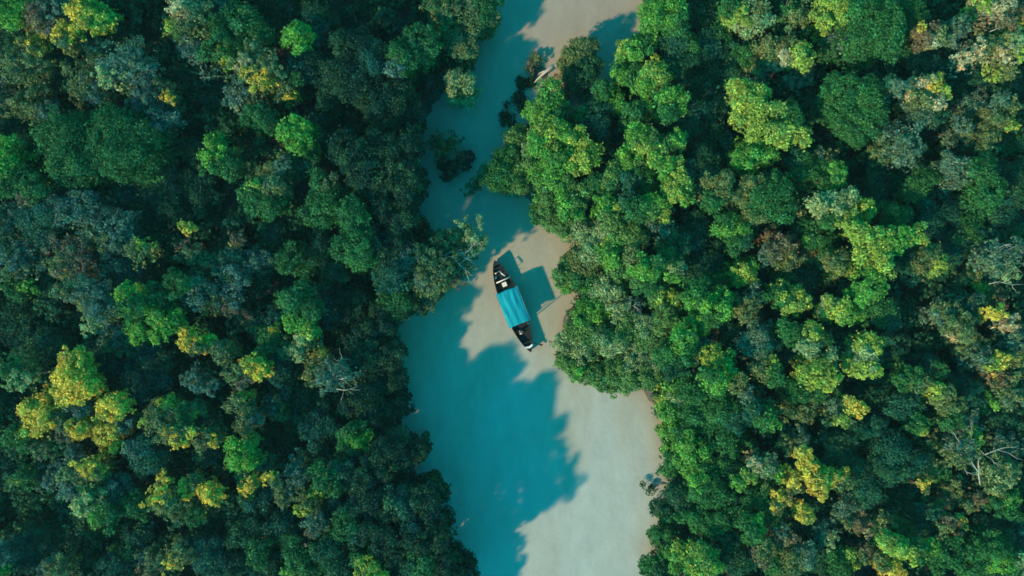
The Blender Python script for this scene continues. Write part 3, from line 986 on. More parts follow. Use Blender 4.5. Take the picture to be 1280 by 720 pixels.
tr('d', '1216,702,18,g 1204,690,12,g')
tr('d', '1242,686,15,g 1250,704,13,bg')
tr('l', '1266,666,14,tl 1258,676,11,g')
tr('l', '1272,704,12,pg 1264,712,10,g')
tr('d', '1082,606,19,tl 1070,590,14,dg')
tr('d', '1120,622,13,dg 1136,612,10,dg')
tr('l', '1166,640,8,tl 1172,634,6,g')
tr('d', '1232,656,14,dg 1218,664,11,dg')
tr('d', '1072,540,14,dg 1092,532,11,tl')
tr('d', '1270,530,14,dg 1256,524,11,tl')

# ------------------------------------------------------------------ build the trees
NOUN = {'tree': 'tree', 'shrub': 'shrub', 'sapling': 'sapling'}
FORMW = {'d': 'dense', 'l': 'clumpy', 's': 'feathery', 'b': 'twiggy'}
for i, t in enumerate(T):
    a = np.array([(x, y) for x, y, r, c in t['lobes']])
    w = np.array([r ** 2 for x, y, r, c in t['lobes']])
    t['px'] = (a * w[:, None]).sum(0) / w.sum()
    t['area'] = w.sum()
    by = {}
    for (x, y, r, c) in t['lobes']:
        by[c] = by.get(c, 0) + r * r
    cs = sorted(by, key=lambda k: -by[k])
    t['cols'] = [cs[0]] + ([cs[1]] if len(cs) > 1 and by[cs[1]] > 0.28 * w.sum() else [])
    col = ' and '.join(WORD[k] for k in t['cols'])
    size = 'small ' if w.sum() < 270 else ('broad ' if w.sum() > 800 else '')
    t['desc'] = f"{size}{col} {FORMW[t['form']]} {NOUN[t['kind']]}"
LAND = [dict(px=np.array((641.0, 383.0)), ref='the blue-roofed boat', area=900)] + [t for t in T if t['ref']]
SECT = ['right of', 'up and right of', 'above', 'up and left of', 'left of', 'down and left of', 'below', 'down and right of']


def sector(dv):
    a = math.atan2(-dv[1], dv[0])
    return int(round(a / (math.pi / 4))) % 8


used = {t['label'] for t in T if t['label']}
for t in T:
    if t['label']:
        continue
    best = None
    for L in LAND:
        if L is t:
            continue
        dv = t['px'] - L['px']
        dist = np.hypot(*dv)
        s = sector(dv)
        same = sorted(np.hypot(*(u['px'] - L['px'])) for u in T
                      if u['desc'] == t['desc'] and u is not L and sector(u['px'] - L['px']) == s)
        rank = int(np.searchsorted(same, dist - 1e-6))
        if rank > 1:
            continue
        others = [d for d in same if abs(d - dist) > 1e-6]
        tight = min([abs(math.log(d / dist)) for d in others] or [1])
        off = abs((math.atan2(-dv[1], dv[0]) / (math.pi / 4) + 0.5) % 1 - 0.5)     # how far off the sector's axis
        cost = dist * (1 + 0.8 * off) * (1 + 1.5 * rank) + (120 if tight < 0.2 else 0)
        lab = f"{t['desc']}, {('nearest', 'second nearest')[rank]} one {SECT[s]} {L['ref']}"
        if lab in used or len(lab.split()) > 16:
            continue
        if best is None or cost < best[0]:
            best = (cost, lab)
    t['label'] = best[1] if best else t['desc'] + f" standing {SECT[sector(t['px'] - np.array((640, 360)))]} the boat"
    used.add(t['label'])


def default_h(t, rng):
    x, y = t['px']
    P = W(x, y)[:2][None]
    sd = float(river_sd(P)[0])
    h = 9.3 + 1.3 * math.sin(x * 0.021 + 1.0) * math.cos(y * 0.027) + rng.normal(0, 0.9)
    if t['cols'][0] in ('dg', 'dg_shade'):
        h -= 4.0 if x < 560 else 2.2
    elif t['cols'][0] == 'tl':
        h -= 1.8
    elif t['cols'][0] in ('y', 'yg', 'bg', 'cr', 'pg'):
        h += 1.2
    if x > 560 and sd < 5:
        h = min(h, 7.5)
    if 430 < x < 600 and y < 310 and sd < 12:      # the tall dark wall of trees along the upper left bank
        h = 10.6 + rng.uniform(-0.6, 0.9) + (1.6 if y > 150 else 0)
    return max(h, 4.0)


NAME = {'tree': {'d': 'broadleaf_tree', 'l': 'clumped_tree', 's': 'feathery_tree', 'b': 'bare_limbed_tree'},
        'shrub': dict.fromkeys('dlsb', 'river_shrub'), 'sapling': dict.fromkeys('dlsb', 'sapling')}
for i, t in enumerate(T):
    rng = np.random.default_rng(1000 + i)
    h = t['h'] if t['h'] else default_h(t, rng)
    form = t['form']
    lv = Leaves()
    rmax = max(r for _, _, r, _ in t['lobes'])
    cents = []
    for (x, y, r, c) in t['lobes']:
        rm = r / PPM * (H - h) / H * 1.33
        z = h - 0.75 * rm - (rng.uniform(0.0, 0.9) if r < rmax else rng.uniform(0, 0.3)) * min(1.0, h / 6)
        z = max(z, 0.45)
        cents.append((W(x, y, z), rm, c))
    if t['base']:
        bx, by = t['base']
        base = W(bx, by)[:2]
    else:
        m = sum(c[0][:2] * c[1] ** 2 for c in cents) / sum(c[1] ** 2 for c in cents)
        base = m + rng.normal(0, 0.3, 2)
        for _ in range(8):                      # keep roots on land
            sd = float(river_sd(base[None])[0])
            if sd > 0.3:
                break
            e = 0.2
            gx = river_sd((base + (e, 0))[None])[0] - sd
            gy = river_sd((base + (0, e))[None])[0] - sd
            base = base + np.array((gx, gy)) / (np.hypot(gx, gy) + 1e-9) * (0.5 - sd)
    zb = float(ground_z(base[None])[0])
    org = np.array((base[0], base[1], zb))
    root = empty(NAME[t['kind']][form], tuple(org))
    tag(root, t['label'], t['kind'], {'tree': 'trees of the mangrove forest', 'shrub': 'shrubs standing in the river',
                                     'sapling': 'saplings showing through the canopy'}[t['kind']])
    tb = MB()
    rb = 0.05 + 0.016 * h + 0.004 * rmax
    fork = org + (np.array(sum(c[0] for c in cents) / len(cents)) - org) * 0.55 + np.append(rng.normal(0, 0.2, 2), 0)
    pts = wiggle(rng, org - np.array((0, 0, 0.3)), fork, 4, 0.03)
    tb.tube([p - org for p in pts], list(np.linspace(rb * 1.35, rb * 0.75, 5)), 7)
    for (c, rm, k) in cents:
        pc = np.array(PAL[k]) * ((0.72, 0.88, 1.12) if t['px'][0] < 600 and k in ('dg', 'tl', 'g', 'ol', 'gg', 'dg_shade', 'br') else (1, 1, 1))  # shade of the left forest put into its leaf colours, darker and bluer
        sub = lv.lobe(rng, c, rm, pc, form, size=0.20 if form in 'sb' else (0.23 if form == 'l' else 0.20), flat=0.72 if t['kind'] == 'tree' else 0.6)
        lp = wiggle(rng, fork, c, 3, 0.05)
        tb.tube([p - org for p in lp], list(np.linspace(rb * 0.6, rb * 0.22, 4)), 5)
        n_tw = {'s': 12, 'b': 16, 'd': 5, 'l': 5}[form]
        for q in sub[rng.permutation(len(sub))[:n_tw]]:
            wp = wiggle(rng, c - (0, 0, rm * 0.2), q + (q - c) * (0.15 if form in 'sb' else -0.1), 3, 0.06)
            tb.tube([p - org for p in wp], [rb * 0.2, rb * 0.15, rb * 0.1, 0.012], 4)
    # the lower, shaded storeys of the crown
    if t['kind'] == 'tree' and h > 3.5:
        zl = min(c[2] - 0.5 * rm for c, rm, k in cents)
        wet = 420 < t['px'][0] < 620
        zz = zl - 0.5
        while zz > (1.0 if wet else zl - 2.6) and zz > 0.8:
            for (c, rm, k) in cents:
                if rm < 0.45 * rmax / PPM:
                    continue
                q = np.append(c[:2] + (org[:2] - c[:2]) * 0.25 + rng.normal(0, 0.25 * rm, 2), zz + rng.uniform(-.5, .5))
                lv.lobe(rng, q, rm * rng.uniform(0.8, 1.0), PAL[k], 'd', size=0.30, dens=(0.9 if wet else (0.22 if form in 'sb' else 0.42)), flat=0.9)
            zz -= 1.7
    bark = GREY_BARK if form in 'sb' else BARK
    tb.build('trunk', bark, root)
    lv.build('crown', root, org, rng)
    if t['limbs']:
        for q, ch in enumerate(t['limbs']):
            lb = MB()
            zz = h - (0.7 if 500 < ch[0][0] < 600 else 1.3) + rng.uniform(-0.2, 0.2)
            P = [W(x, y, zz + (0.25 if j else -0.2)) + np.array((0, 0, rng.uniform(-0.15, 0.15))) for j, (x, y) in enumerate(ch)]
            r0 = 0.07 if len(ch) > 4 else 0.05
            lb.tube([p - org for p in P], list(np.linspace(r0, 0.03, len(P))), 6)
            for j in range(1, len(P)):
                for _ in range(2):
                    d = rng.normal(size=3) * (0.6, 0.6, 0.25)
                    e = P[j] + d * 1.1 + (P[j] - P[j - 1]) * 0.5
                    lb.tube([p - org for p in wiggle(rng, P[j], e, 3, 0.1)], [0.03, 0.025, 0.018, 0.01], 4)
            br = lb.build('bare_branch', PALE_BARK, root)
            br['label'] = 'pale bare branch without leaves'

# ------------------------------------------------------------------ undergrowth between the trees, and the forest beyond the frame
ug = Leaves()
rng = np.random.default_rng(5)
n = 7000
P = np.column_stack([rng.uniform(-71, 71, n), rng.uniform(-42, 42, n)])
sd = river_sd(P)
P, sd = P[sd > 0.4], sd[sd > 0.4]
for (x, y), s in zip(P, sd):
    z = min(0.5 + 0.35 * s, 0.8 + (5.4 if x > 0 else 4.2) * rng.random() ** 1.3)
    ug.lobe(rng, (x, y, z), rng.uniform(0.9, 1.6), PAL[('dg', 'tl', 'dg', 'dg')[rng.integers(4)]], 'd', size=0.36, dens=0.30)
tag(ug.build('undergrowth', None), kind='stuff')
ff = Leaves()
for x in np.arange(-104, 104, 3.6):
    for y in np.arange(-76, 76, 3.6):
        q = np.array((x, y)) + rng.uniform(-1.3, 1.3, 2)
        if abs(q[0]) < 68 and abs(q[1]) < 39.0:
            continue
        if river_sd(q[None])[0] < 1.5:
            continue
        hh = rng.uniform(6.0, 10.5)
        near = q[1] < -40 and river_sd(q[None])[0] < 14 and q[0] < 0
        if near:
            hh = rng.uniform(7.4, 8.6)
        ff.lobe(rng, (q[0], q[1], hh - 1.6), rng.uniform(1.9, 2.9), PAL[('dg', 'g', 'tl', 'ol', 'g', 'dg', 'gg', 'yg')[rng.integers(8)]], 'd', size=0.6, dens=1.0)
        if near:
            for zz in (hh - 3.4,):
                ff.lobe(rng, (q[0], q[1], zz), 2.5, PAL['dg'], 'd', size=0.6, dens=0.9, flat=0.8)
tag(ff.build('distant_forest', None), kind='stuff')

# ------------------------------------------------------------------ the boat
BO = W(641.0, 382.5)
AX = np.array((664 - 616.5, -(438 - 319.0)))
BOAT_L = 12.6
BROT = math.atan2(AX[1], AX[0])          # local +x points at the bow (lower right in the photo)
black = solid('tarred_wood', (0.010, 0.013, 0.016), 0.5, 0.5, 4.0, 0.3)
deckw = solid('dark_deck_boards', (0.010, 0.012, 0.016), 0.8, 0.6, 5.0, 0.4)
white = solid('white_paint', (0.80, 0.80, 0.76), 0.5, 0.08, 6.0)
cyan = None


def tarp_material():
    m, nt, out = new_mat('turquoise_tarpaulin')
    b = nt.nodes.new('ShaderNodeBsdfPrincipled')
    b.inputs['Roughness'].default_value = 0.6
    b.inputs['Specular IOR Level'].default_value = 0.1
    tc = nt.nodes.new('ShaderNodeTexCoord')
    mp = nt.nodes.new('ShaderNodeMapping')
    mp.inputs['Scale'].default_value = (0.35, 2.6, 1)
    nt.links.new(tc.outputs['Object'], mp.inputs['Vector'])
    n = nt.nodes.new('ShaderNodeTexNoise')
    n.inputs['Scale'].default_value = 1.5
    n.inputs['Detail'].default_value = 6
    nt.links.new(mp.outputs['Vector'], n.inputs['Vector'])
    r = nt.nodes.new('ShaderNodeValToRGB')
    r.color_ramp.elements[0].position = 0.32
    r.color_ramp.elements[0].color = (0.001, 0.16, 0.25, 1)
    r.color_ramp.elements[1].position = 0.66
    r.color_ramp.elements[1].color = (0.008, 0.37, 0.42, 1)
    nt.links.new(n.outputs['Fac'], r.inputs['Fac'])
    nt.links.new(r.outputs['Color'], b.inputs['Base Color'])
    nt.links.new(b.outputs['BSDF'], out.inputs['Surface'])
    return m


boat = empty('river_boat', tuple(BO), BROT)
tag(boat, 'long dark wooden boat with a turquoise flat roof, afloat beside the bank shadow', 'boat')


def beam_at(u):        # half width along the boat, u = -1 stern .. 1 bow
    return 1.32 * max(0.0, 1 - abs(u) ** 2.4) ** 0.75 * (1.0 - 0.06 * u)


def sheer(u):          # gunwale height
    return 0.78 + 0.60 * abs(u) ** 3.2


us = np.linspace(-1, 1, 33)
hv, hf = [], []
PROF = [(0.0, -0.30), (0.55, -0.26), (0.86, 0.02), (1.0, 1.0), (0.945, 1.0), (0.80, 0.25), (0.0, 0.22)]
for u in us:
    b, s = max(beam_at(u), 0.03), sheer(u)
    x = u * BOAT_L / 2
    keel = -0.30 + 0.55 * abs(u) ** 4
    row = []
    for f, q in PROF:
        z = s if q == 1.0 else (keel + (q + 0.30) * 0.8 if q < 0.2 else min(s - 0.05, 0.30 + 0.35 * abs(u) ** 3))
        row.append((x, f * b, z))
    for f, q in reversed(PROF[1:-1]):
        z = s if q == 1.0 else (keel + (q + 0.30) * 0.8 if q < 0.2 else min(s - 0.05, 0.30 + 0.35 * abs(u) ** 3))
        row.append((x, -f * b, z))
    hv += row
m = len(PROF) * 2 - 2
for i in range(len(us) - 1):
    for k in range(m):
        hf.append((i * m + k, i * m + (k + 1) % m, (i + 1) * m + (k + 1) % m, (i + 1) * m + k))
hf.append(tuple(range(m)))
hf.append(tuple(reversed(range((len(us) - 1) * m, len(us) * m))))
hb = MB()
hb.add(hv, hf)
hb.build('hull', black, boat, smooth=False)
# deck boards, laid across with gaps
db = MB()
for k in range(60):
    u = -0.93 + k * 1.86 / 59
    b = beam_at(u) * 0.86
    z = 0.36 + 0.35 * abs(u) ** 3
    db.box((u * BOAT_L / 2, 0, z), (0.185, 2 * b, 0.035))
db.build('deck', deckw, boat, smooth=False)
# gunwale caps
gw = MB()
for s in (-1, 1):
    gw.tube([(u * BOAT_L / 2, s * max(beam_at(u), 0.02) * 0.98, sheer(u) + 0.02) for u in us], 0.045, 6)
gw.build('gunwale', solid('worn_wood', (0.018, 0.019, 0.021), 0.7, 0.4, 5.0), boat)
# ribs across the open ends
for u in (-0.84, -0.70, -0.34, 0.52, 0.80):
    tb = MB()
    tb.box((u * BOAT_L / 2, 0, sheer(u) - 0.06), (0.09, 2 * beam_at(u) * 0.95, 0.06))
    tb.build('thwart', solid('thwart_wood', (0.022, 0.024, 0.028), 0.75, 0.4, 5.0), boat, smooth=False)
# white painted bow band, wrapping the stem
wb = MB()
ring = []
for u in (0.862, 0.905):
    b, s = beam_at(u), sheer(u)
    ring.append([(u * BOAT_L / 2, b * 1.04 + 0.01, 0.25), (u * BOAT_L / 2, b * 1.06 + 0.03, s + 0.07), (u * BOAT_L / 2 + 0.12, 0, s + 0.05),
                 (u * BOAT_L / 2, -b * 1.06 - 0.03, s + 0.07), (u * BOAT_L / 2, -b * 1.04 - 0.01, 0.25)])
vs = ring[0] + ring[1]
wb.add(vs, [(i, i + 1, i + 6, i + 5) for i in range(4)])
band = wb.build('bow_band', white, boat, smooth=False)
so = band.modifiers.new('thick', 'SOLIDIFY')
so.thickness = 0.03
# foredeck plates closing both pointed ends
for (ua, ub) in ((0.905, 0.995), (-0.995, -0.90)):
    fd = MB()
    uu = np.linspace(ua, ub, 6)
    top = [(u * BOAT_L / 2, s * max(beam_at(u), 0.03) * 0.97, sheer(u) - 0.01) for u in uu for s in (1, -1)]
    bot = [(x, y, z - 0.05) for x, y, z in top]
    fs = []
    for i in range(5):
        fs.append((2 * i, 2 * i + 1, 2 * i + 3, 2 * i + 2))
        fs.append((12 + 2 * i, 12 + 2 * i + 2, 12 + 2 * i + 3, 12 + 2 * i + 1))
        fs.append((2 * i, 2 * i + 2, 12 + 2 * i + 2, 12 + 2 * i))
        fs.append((2 * i + 1, 12 + 2 * i + 1, 12 + 2 * i + 3, 2 * i + 3))
    fd.add(top + bot, fs)
    fd.build('end_deck', black, boat, smooth=False)
# roof: a tarpaulin over a frame, slightly cambered with long folds
RX0, RX1, RY, RZ = -2.27, 2.40, 1.43, 2.62
rv, rf = [], []
nx, ny = 36, 22
for i in range(nx + 1):
    for j in range(ny + 1):
        a, c = i / nx, j / ny
        x = RX0 + (RX1 - RX0) * a
        y = -RY + 2 * RY * c
        z = RZ + 0.15 * (1 - (2 * c - 1) ** 2) + 0.022 * math.sin(c * 19 + 0.7 * math.sin(a * 5)) + 0.014 * math.sin(a * 12 + c * 5)
        if j in (0, ny):
            z -= 0.12
            y *= 1.012
        if i in (0, nx):
            z -= 0.08
        rv.append((x + 0.03 * math.sin(c * 9), y + 0.025 * math.sin(a * 11), z))
for i in range(nx):
    for j in range(ny):
        k = i * (ny + 1) + j
        rf.append((k, k + ny + 1, k + ny + 2, k + 1))
rb_ = MB()
rb_.add(rv, rf)
roof = rb_.build('roof', tarp_material(), boat)
so = roof.modifiers.new('thick', 'SOLIDIFY')
so.thickness = 0.03
eb = MB()
eb.tube([(RX0 + .05, -RY, RZ - .05), (RX1, -RY, RZ - .05), (RX1, RY, RZ - .05), (RX0 + .05, RY, RZ - .05), (RX0 + .05, -RY, RZ - .05)], 0.045, 6)
eb.build('roof_rail', solid('pale_turquoise_pipe', (0.12, 0.48, 0.48), 0.5, 0.2, 2.0), roof)
for x in (RX0 + 0.12, (RX0 + RX1) / 2, RX1 - 0.12):
    for s in (-1, 1):
        pb = MB()
        yb = s * min(beam_at(x / (BOAT_L / 2)) * 0.95, RY - 0.06)
        pb.tube([(x, yb, sheer(x / (BOAT_L / 2)) - 0.02), (x, s * (RY - 0.07), RZ - 0.04)], 0.04, 6)
        pb.build('roof_post', solid('post_wood', (0.10, 0.09, 0.08), 0.7, 0.3, 4.0), boat)
# side rails under the roof
for s in (-1, 1):
    pb = MB()
    for zz in (1.34, 1.62):
        pb.tube([(RX0 + 0.12, s * 1.30, zz), (RX1 - 0.12, s * 1.27, zz)], 0.028, 5)
    pb.box(((RX0 + RX1) / 2, s * 1.28, 1.02), (RX1 - RX0 - 0.1, 0.03, 0.56))
    pb.build('side_rail', solid('rail_wood', (0.12, 0.11, 0.10), 0.7, 0.3, 4.0), boat)
# white crossbar and the bent white pipe on the stern deck
c_, s_ = math.cos(-BROT), math.sin(-BROT)


def bl(px, py, z):      # photo point -> boat space
    d = W(px, py, z) - BO
    return np.array((d[0] * c_ - d[1] * s_, d[0] * s_ + d[1] * c_, z))


cb = MB()
e0, e1 = bl(620.5, 353.8, 0.98), bl(637.6, 346.0, 0.98)
cb.tube([e0, (e0 + e1) / 2, e1], 0.085, 8)
for e in (e0 * 0.9 + e1 * 0.1, e0 * 0.1 + e1 * 0.9):
    cb.tube([e - (0, 0, 0.6), e - (0, 0, 0.05)], 0.035, 6)
cb.build('crossbar', white, boat)
bp = MB()
q = [bl(618.9, 342.2, 1.75), bl(624.2, 338.6, 1.85), bl(627.6, 342.4, 1.85), bl(631.2, 344.6, 1.75)]
bp.tube(q, 0.085, 8)
bp.tube([q[0], q[0] * (1, 1, 0) + (0, 0, 0.45)], 0.04, 6)
bp.tube([q[3], q[3] * (1, 1, 0) + (0, 0, 0.45)], 0.04, 6)
bp.build('tiller_frame', white, boat)
# tall mooring pole by the front of the roof
mp_ = MB()
mp_.tube([(2.66, 1.00, 0.4), (2.66, 1.04, 3.45)], [0.08, 0.06], 7)
mp_.build('pole', solid('pole_bamboo', (0.20, 0.16, 0.09), 0.6, 0.3, 4.0), boat)
# steering oar lashed across the bow rail
ob = MB()
ob.tube([bl(662.0, 427.2, 1.02), bl(672, 430.2, 0.62), bl(675, 430.8, 0.5)], 0.05, 7)
ob.tube([bl(674, 430.6, 0.54), bl(675.5, 430.9, 0.5), bl(678, 431.3, 0.38)], [0.06, 0.15, 0.10], 8)
ob.build('oar', solid('oar_wood', (0.05, 0.042, 0.03), 0.7, 0.4, 4.0), boat)

# things lying on the deck
cr = empty('storage_box', tuple(BO + np.array((0, 0, 0))), BROT)
cr.location = tuple(W(630.6, 355.6, 0.40))
tag(cr, 'cream-white box on the boat deck between crossbar and turquoise roof', 'box')
b1 = MB()
b1.box((0, 0, 0.17), (0.52, 0.56, 0.34))
b1.build('case', solid('cream_plastic', (0.70, 0.68, 0.58), 0.5, 0.1, 5.0), cr, smooth=False)
b2 = MB()
b2.box((0, 0, 0.375), (0.56, 0.60, 0.07))
b2.build('lid', solid('cream_lid', (0.78, 0.76, 0.66), 0.5, 0.1, 5.0), cr, smooth=False)
bk = MB()
bk.tube([(0, 0, 0.0), (0, 0, 0.02), (0, 0, 0.30), (0, 0, 0.32)], [0.15, 0.16, 0.19, 0.20], 12)
bucket = bk.build('bucket', white)
bucket.location = tuple(W(619.3, 347.0, 0.40))
tag(bucket, 'small white bucket at the left gunwale of the boat stern', 'bucket')


# ------------------------------------------------------------------ the seated boatman
def skin_mesh(name, joints, edges, mat, parent, sub=2, root=0):
    me = bpy.data.meshes.new(name)
    me.from_pydata([j[0] for j in joints], edges, [])
    o = link(bpy.data.objects.new(name, me), parent)
    sk = o.modifiers.new('skin', 'SKIN')
    sk.use_smooth_shade = True
    for i, j in enumerate(joints):
        r = j[1]
        me.skin_vertices[0].data[i].radius = (r, r) if not hasattr(r, '__len__') else r
        me.skin_vertices[0].data[i].use_root = (i == root)
    ss = o.modifiers.new('sub', 'SUBSURF')
    ss.levels = sub
    ss.render_levels = sub
    me.materials.append(mat)
    return o


skin_m = solid('brown_skin', (0.16, 0.085, 0.05), 0.6, 0.15, 8.0)
shirt_m = solid('grey_brown_shirt', (0.30, 0.25, 0.22), 0.9, 0.25, 8.0)
cloth_m = solid('dark_lungi', (0.06, 0.055, 0.06), 0.9, 0.3, 8.0)
hair_m = solid('black_hair', (0.012, 0.011, 0.011), 0.6, 0.3, 20.0)
man = empty('person', tuple(W(651.5, 413.2, 0.50)), BROT - 0.5)
tag(man, 'person in grey-brown shirt sitting on the bow deck with a white cloth', 'person')
J = [((0, 0, 0.12), (0.15, 0.12)), ((0.02, 0, 0.32), (0.14, 0.11)), ((0.05, 0, 0.50), (0.16, 0.10)), ((0.07, 0, 0.60), 0.055), ((0.09, 0, 0.66), 0.055),
     ((0.11, 0, 0.74), (0.085, 0.095)), ((0.115, 0, 0.83), (0.075, 0.085))]
E = [(0, 1), (1, 2), (2, 3), (3, 4), (4, 5), (5, 6)]


def chain(start, pts):
    p = start
    for q in pts:
        J.append(q)
        E.append((p, len(J) - 1))
        p = len(J) - 1
    return p


for s in (-1, 1):
    w_ = chain(2, [((0.06, s * 0.19, 0.52), 0.058), ((0.14, s * 0.26, 0.30), 0.042), ((0.34, s * 0.16, 0.27), 0.030), ((0.40, s * 0.12, 0.27), (0.036, 0.018))])
    for k, (dx, dy, l) in enumerate(((0.055, -0.030, .8), (0.065, -0.010, 1.), (0.06, 0.012, .95), (0.05, 0.032, .75))):
        chain(w_, [((0.40 + dx * l * .6, s * (0.12 - dy), 0.268), 0.010), ((0.40 + dx * l, s * (0.12 - dy), 0.255), 0.009), ((0.40 + dx * l * 1.2, s * (0.12 - dy), 0.235), 0.008)])
    chain(w_, [((0.40, s * 0.075, 0.265), 0.010), ((0.42, s * 0.06, 0.25), 0.009)])
    chain(0, [((0.10, s * 0.12, 0.12), 0.085), ((0.42, s * 0.24, 0.20), 0.058), ((0.30, s * -0.02 + s * 0.10, 0.06), 0.042), ((0.34, s * 0.02, 0.03), 0.032)])
skin_mesh('body', J, E, skin_m, man)
skin_mesh('shirt', [((0.0, 0, 0.14), (0.165, 0.14)), ((0.02, 0, 0.32), (0.16, 0.125)), ((0.05, 0, 0.50), (0.175, 0.115)), ((0.068, 0, 0.575), 0.075),
                    ((0.06, 0.19, 0.525), 0.073), ((0.11, 0.235, 0.38), 0.062), ((0.06, -0.19, 0.525), 0.073), ((0.11, -0.235, 0.38), 0.062)],
          [(0, 1), (1, 2), (2, 3), (2, 4), (4, 5), (2, 6), (6, 7)], shirt_m, man)
skin_mesh('lungi', [((0, 0, 0.10), (0.17, 0.14)), ((0.11, 0.12, 0.12), 0.10), ((0.41, 0.235, 0.195), 0.075), ((0.11, -0.12, 0.12), 0.10), ((0.41, -0.235, 0.195), 0.075)],
          [(0, 1), (1, 2), (0, 3), (3, 4)], cloth_m, man)
skin_mesh('hair', [((0.085, 0, 0.80), (0.092, 0.098)), ((0.10, 0, 0.865), (0.080, 0.085)), ((0.11, 0, 0.90), 0.045)], [(0, 1), (1, 2)], hair_m, man)
fb = MB()
fb.box((0.205, 0, 0.755), (0.03, 0.026, 0.045))
fb.build('nose', skin_m, man)
for s in (-1, 1):
    fb = MB()
    fb.box((0.196, s * 0.034, 0.785), (0.01, 0.026, 0.012))
    fb.build('eye', hair_m, man, smooth=False)
fb = MB()
fb.box((0.196, 0, 0.712), (0.012, 0.045, 0.010))
fb.build('mouth', solid('lips', (0.14, 0.05, 0.04), 0.6, 0.1), man, smooth=False)
# white cloth on the knees
cv, cf = [], []
for i in range(9):
    for j in range(9):
        x, y = 0.27 + 0.20 * i / 8, -0.14 + 0.24 * j / 8
        cv.append((x, y, 0.295 + 0.02 * math.sin(i * 1.3) * math.cos(j * 1.1) - 0.10 * abs(i / 8 - 0.5) ** 2))
for i in range(8):
    for j in range(8):
        k = i * 9 + j
        cf.append((k, k + 9, k + 10, k + 1))
cm = MB()
cm.add(cv, cf)
cl = cm.build('cloth', white)
cl.modifiers.new('thick', 'SOLIDIFY').thickness = 0.012
cl.location = man.location
cl.rotation_euler = man.rotation_euler
tag(cl, 'small white cloth lying across the knees of the seated person', 'cloth')

# fallen white branch beside the islet tree
fbm = MB()
q = [W(x, y, z) for x, y, z in ((668, 103, 0.9), (672, 99, 1.3), (678, 93, 1.7), (684, 88, 2.0), (692, 82, 2.3))]
fbm.tube(q, [0.06, 0.12, 0.17, 0.19, 0.2], 7)
q2 = [W(x, y, z) for x, y, z in ((684, 88, 2.0), (680, 89, 1.6), (675, 91, 1.2), (672, 94, 0.8))]
fbm.tube(q2, [0.10, 0.09, 0.07, 0.03], 6)
q3 = [W(x, y, z) for x, y, z in ((692, 82, 2.3), (700, 80, 1.2), (708, 82, 0.1))]
fbm.tube(q3, [0.2, 0.22, 0.26], 7)
dead = fbm.build('fallen_branch', PALE_BARK)
tag(dead, 'white dead branch slanting over the mud beside the olive islet tree', 'branch')

# ------------------------------------------------------------------ drowned brush in the shaded channel
for (x, y, rx, ry, a) in ((657, 103, 13, 7, 0.1), (649, 125, 8, 15, 0.5), (639, 155, 10, 22, 0.25)):
    lv = Leaves()
    rng = np.random.default_rng(int(x * 7 + y))
    org = W(x, y, 0)
    tw = MB()
    for _ in range(14):
        u = rng.normal(0, 0.45, 2)
        p = W(x + u[0] * rx * math.cos(a) + u[1] * ry * math.sin(a), y - u[0] * rx * math.sin(a) + u[1] * ry * math.cos(a), 0.12)
        lv.lobe(rng, p, 0.6, (0.035, 0.055, 0.035), 's', size=0.2, dens=0.6, flat=0.3)
        tw.tube([org * 0 + (0, 0, -0.5), p - org + (0, 0, 0.2)], [0.05, 0.02], 5)
    root = empty('drowned_brush', tuple(org))
    tag(root, {657: 'flat dark brush patch in the channel, topmost of the row left of the islet',
               649: 'slanting dark brush patch in the channel, middle of the row below the islet',
               639: 'longest dark brush patch in the channel, lowest of the row near the bank bush'}[x], 'brush', 'dark brush in the shaded channel')
    tw.build('stem', BARK, root)
    lv.build('foliage', root, org, rng)

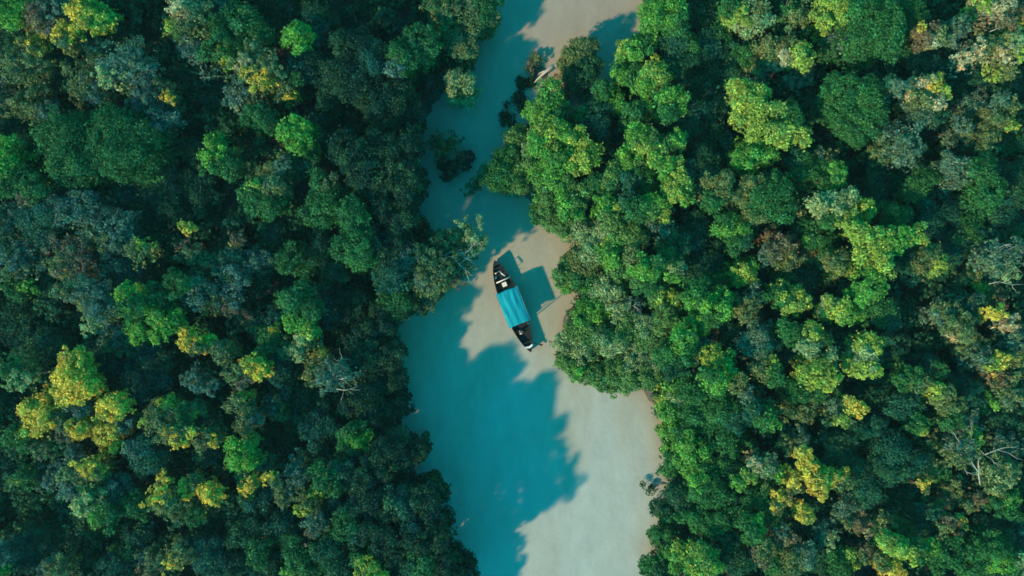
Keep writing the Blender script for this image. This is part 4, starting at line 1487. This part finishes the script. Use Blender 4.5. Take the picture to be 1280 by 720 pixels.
# ------------------------------------------------------------------ thin scattering volume, added over everything to lift the dark tones
hz, hnt, hout = new_mat('dark_lift_volume')
vol = hnt.nodes.new('ShaderNodeVolumePrincipled')
vol.inputs['Color'].default_value = (0.62, 0.90, 1.0, 1)
vol.inputs['Density'].default_value = 0.00009
hnt.links.new(vol.outputs['Volume'], hout.inputs['Volume'])
hb_ = MB()
hb_.box((0, 0, 50), (3400, 3400, 106))
tag(hb_.build('dark_lift', hz, smooth=False), kind='stuff')

# ------------------------------------------------------------------ light, sky, camera
world = bpy.data.worlds.new('World')
scene.world = world
world.use_nodes = True
nt = world.node_tree
nt.nodes.clear()
sky = nt.nodes.new('ShaderNodeTexSky')
sky.sky_type = 'NISHITA'
sky.sun_disc = False
sky.sun_elevation = SUN_EL
sky.sun_rotation = math.radians(90) - (SUN_AZ + math.pi)
sky.air_density = 1.0
sky.dust_density = 0.3
sky.ozone_density = 1.5
mul = nt.nodes.new('ShaderNodeMix')
mul.data_type = 'RGBA'
mul.blend_type = 'MULTIPLY'
mul.inputs['Factor'].default_value = 1.0
SKY_TINT = (0.0, 0.98, 0.80)
mul.inputs['B'].default_value = SKY_TINT + (1,)
bg = nt.nodes.new('ShaderNodeBackground')
bg.inputs['Strength'].default_value = 0.15
wo = nt.nodes.new('ShaderNodeOutputWorld')
nt.links.new(sky.outputs['Color'], mul.inputs['A'])
nt.links.new(mul.outputs['Result'], bg.inputs['Color'])
nt.links.new(bg.outputs['Background'], wo.inputs['Surface'])

sl = bpy.data.lights.new('sun', 'SUN')
sl.energy = 2.5
sl.angle = math.radians(2.0)
sl.color = (1.0, 0.68, 0.42)
so = link(bpy.data.objects.new('sun', sl))
so.rotation_euler = (math.pi / 2 - SUN_EL, 0, SUN_AZ - math.pi / 2)
so.location = (-60, -50, 60)

cam = bpy.data.cameras.new('camera')
cam.sensor_width = 36
cam.lens = 36 * H / (1280 / PPM)
cam.clip_end = 5000
co = link(bpy.data.objects.new('camera', cam))
co.location = (0, 0, H)
co.rotation_euler = (0, 0, 0)
scene.camera = co
scene.view_settings.view_transform = 'Standard'
scene.view_settings.look = 'None'
scene.view_settings.exposure = 1.25
scene.view_settings.gamma = 1.0
scene.cycles.filter_width = 1.6
scene.cycles.max_bounces = 8
scene.cycles.diffuse_bounces = 5
scene.cycles.transmission_bounces = 3
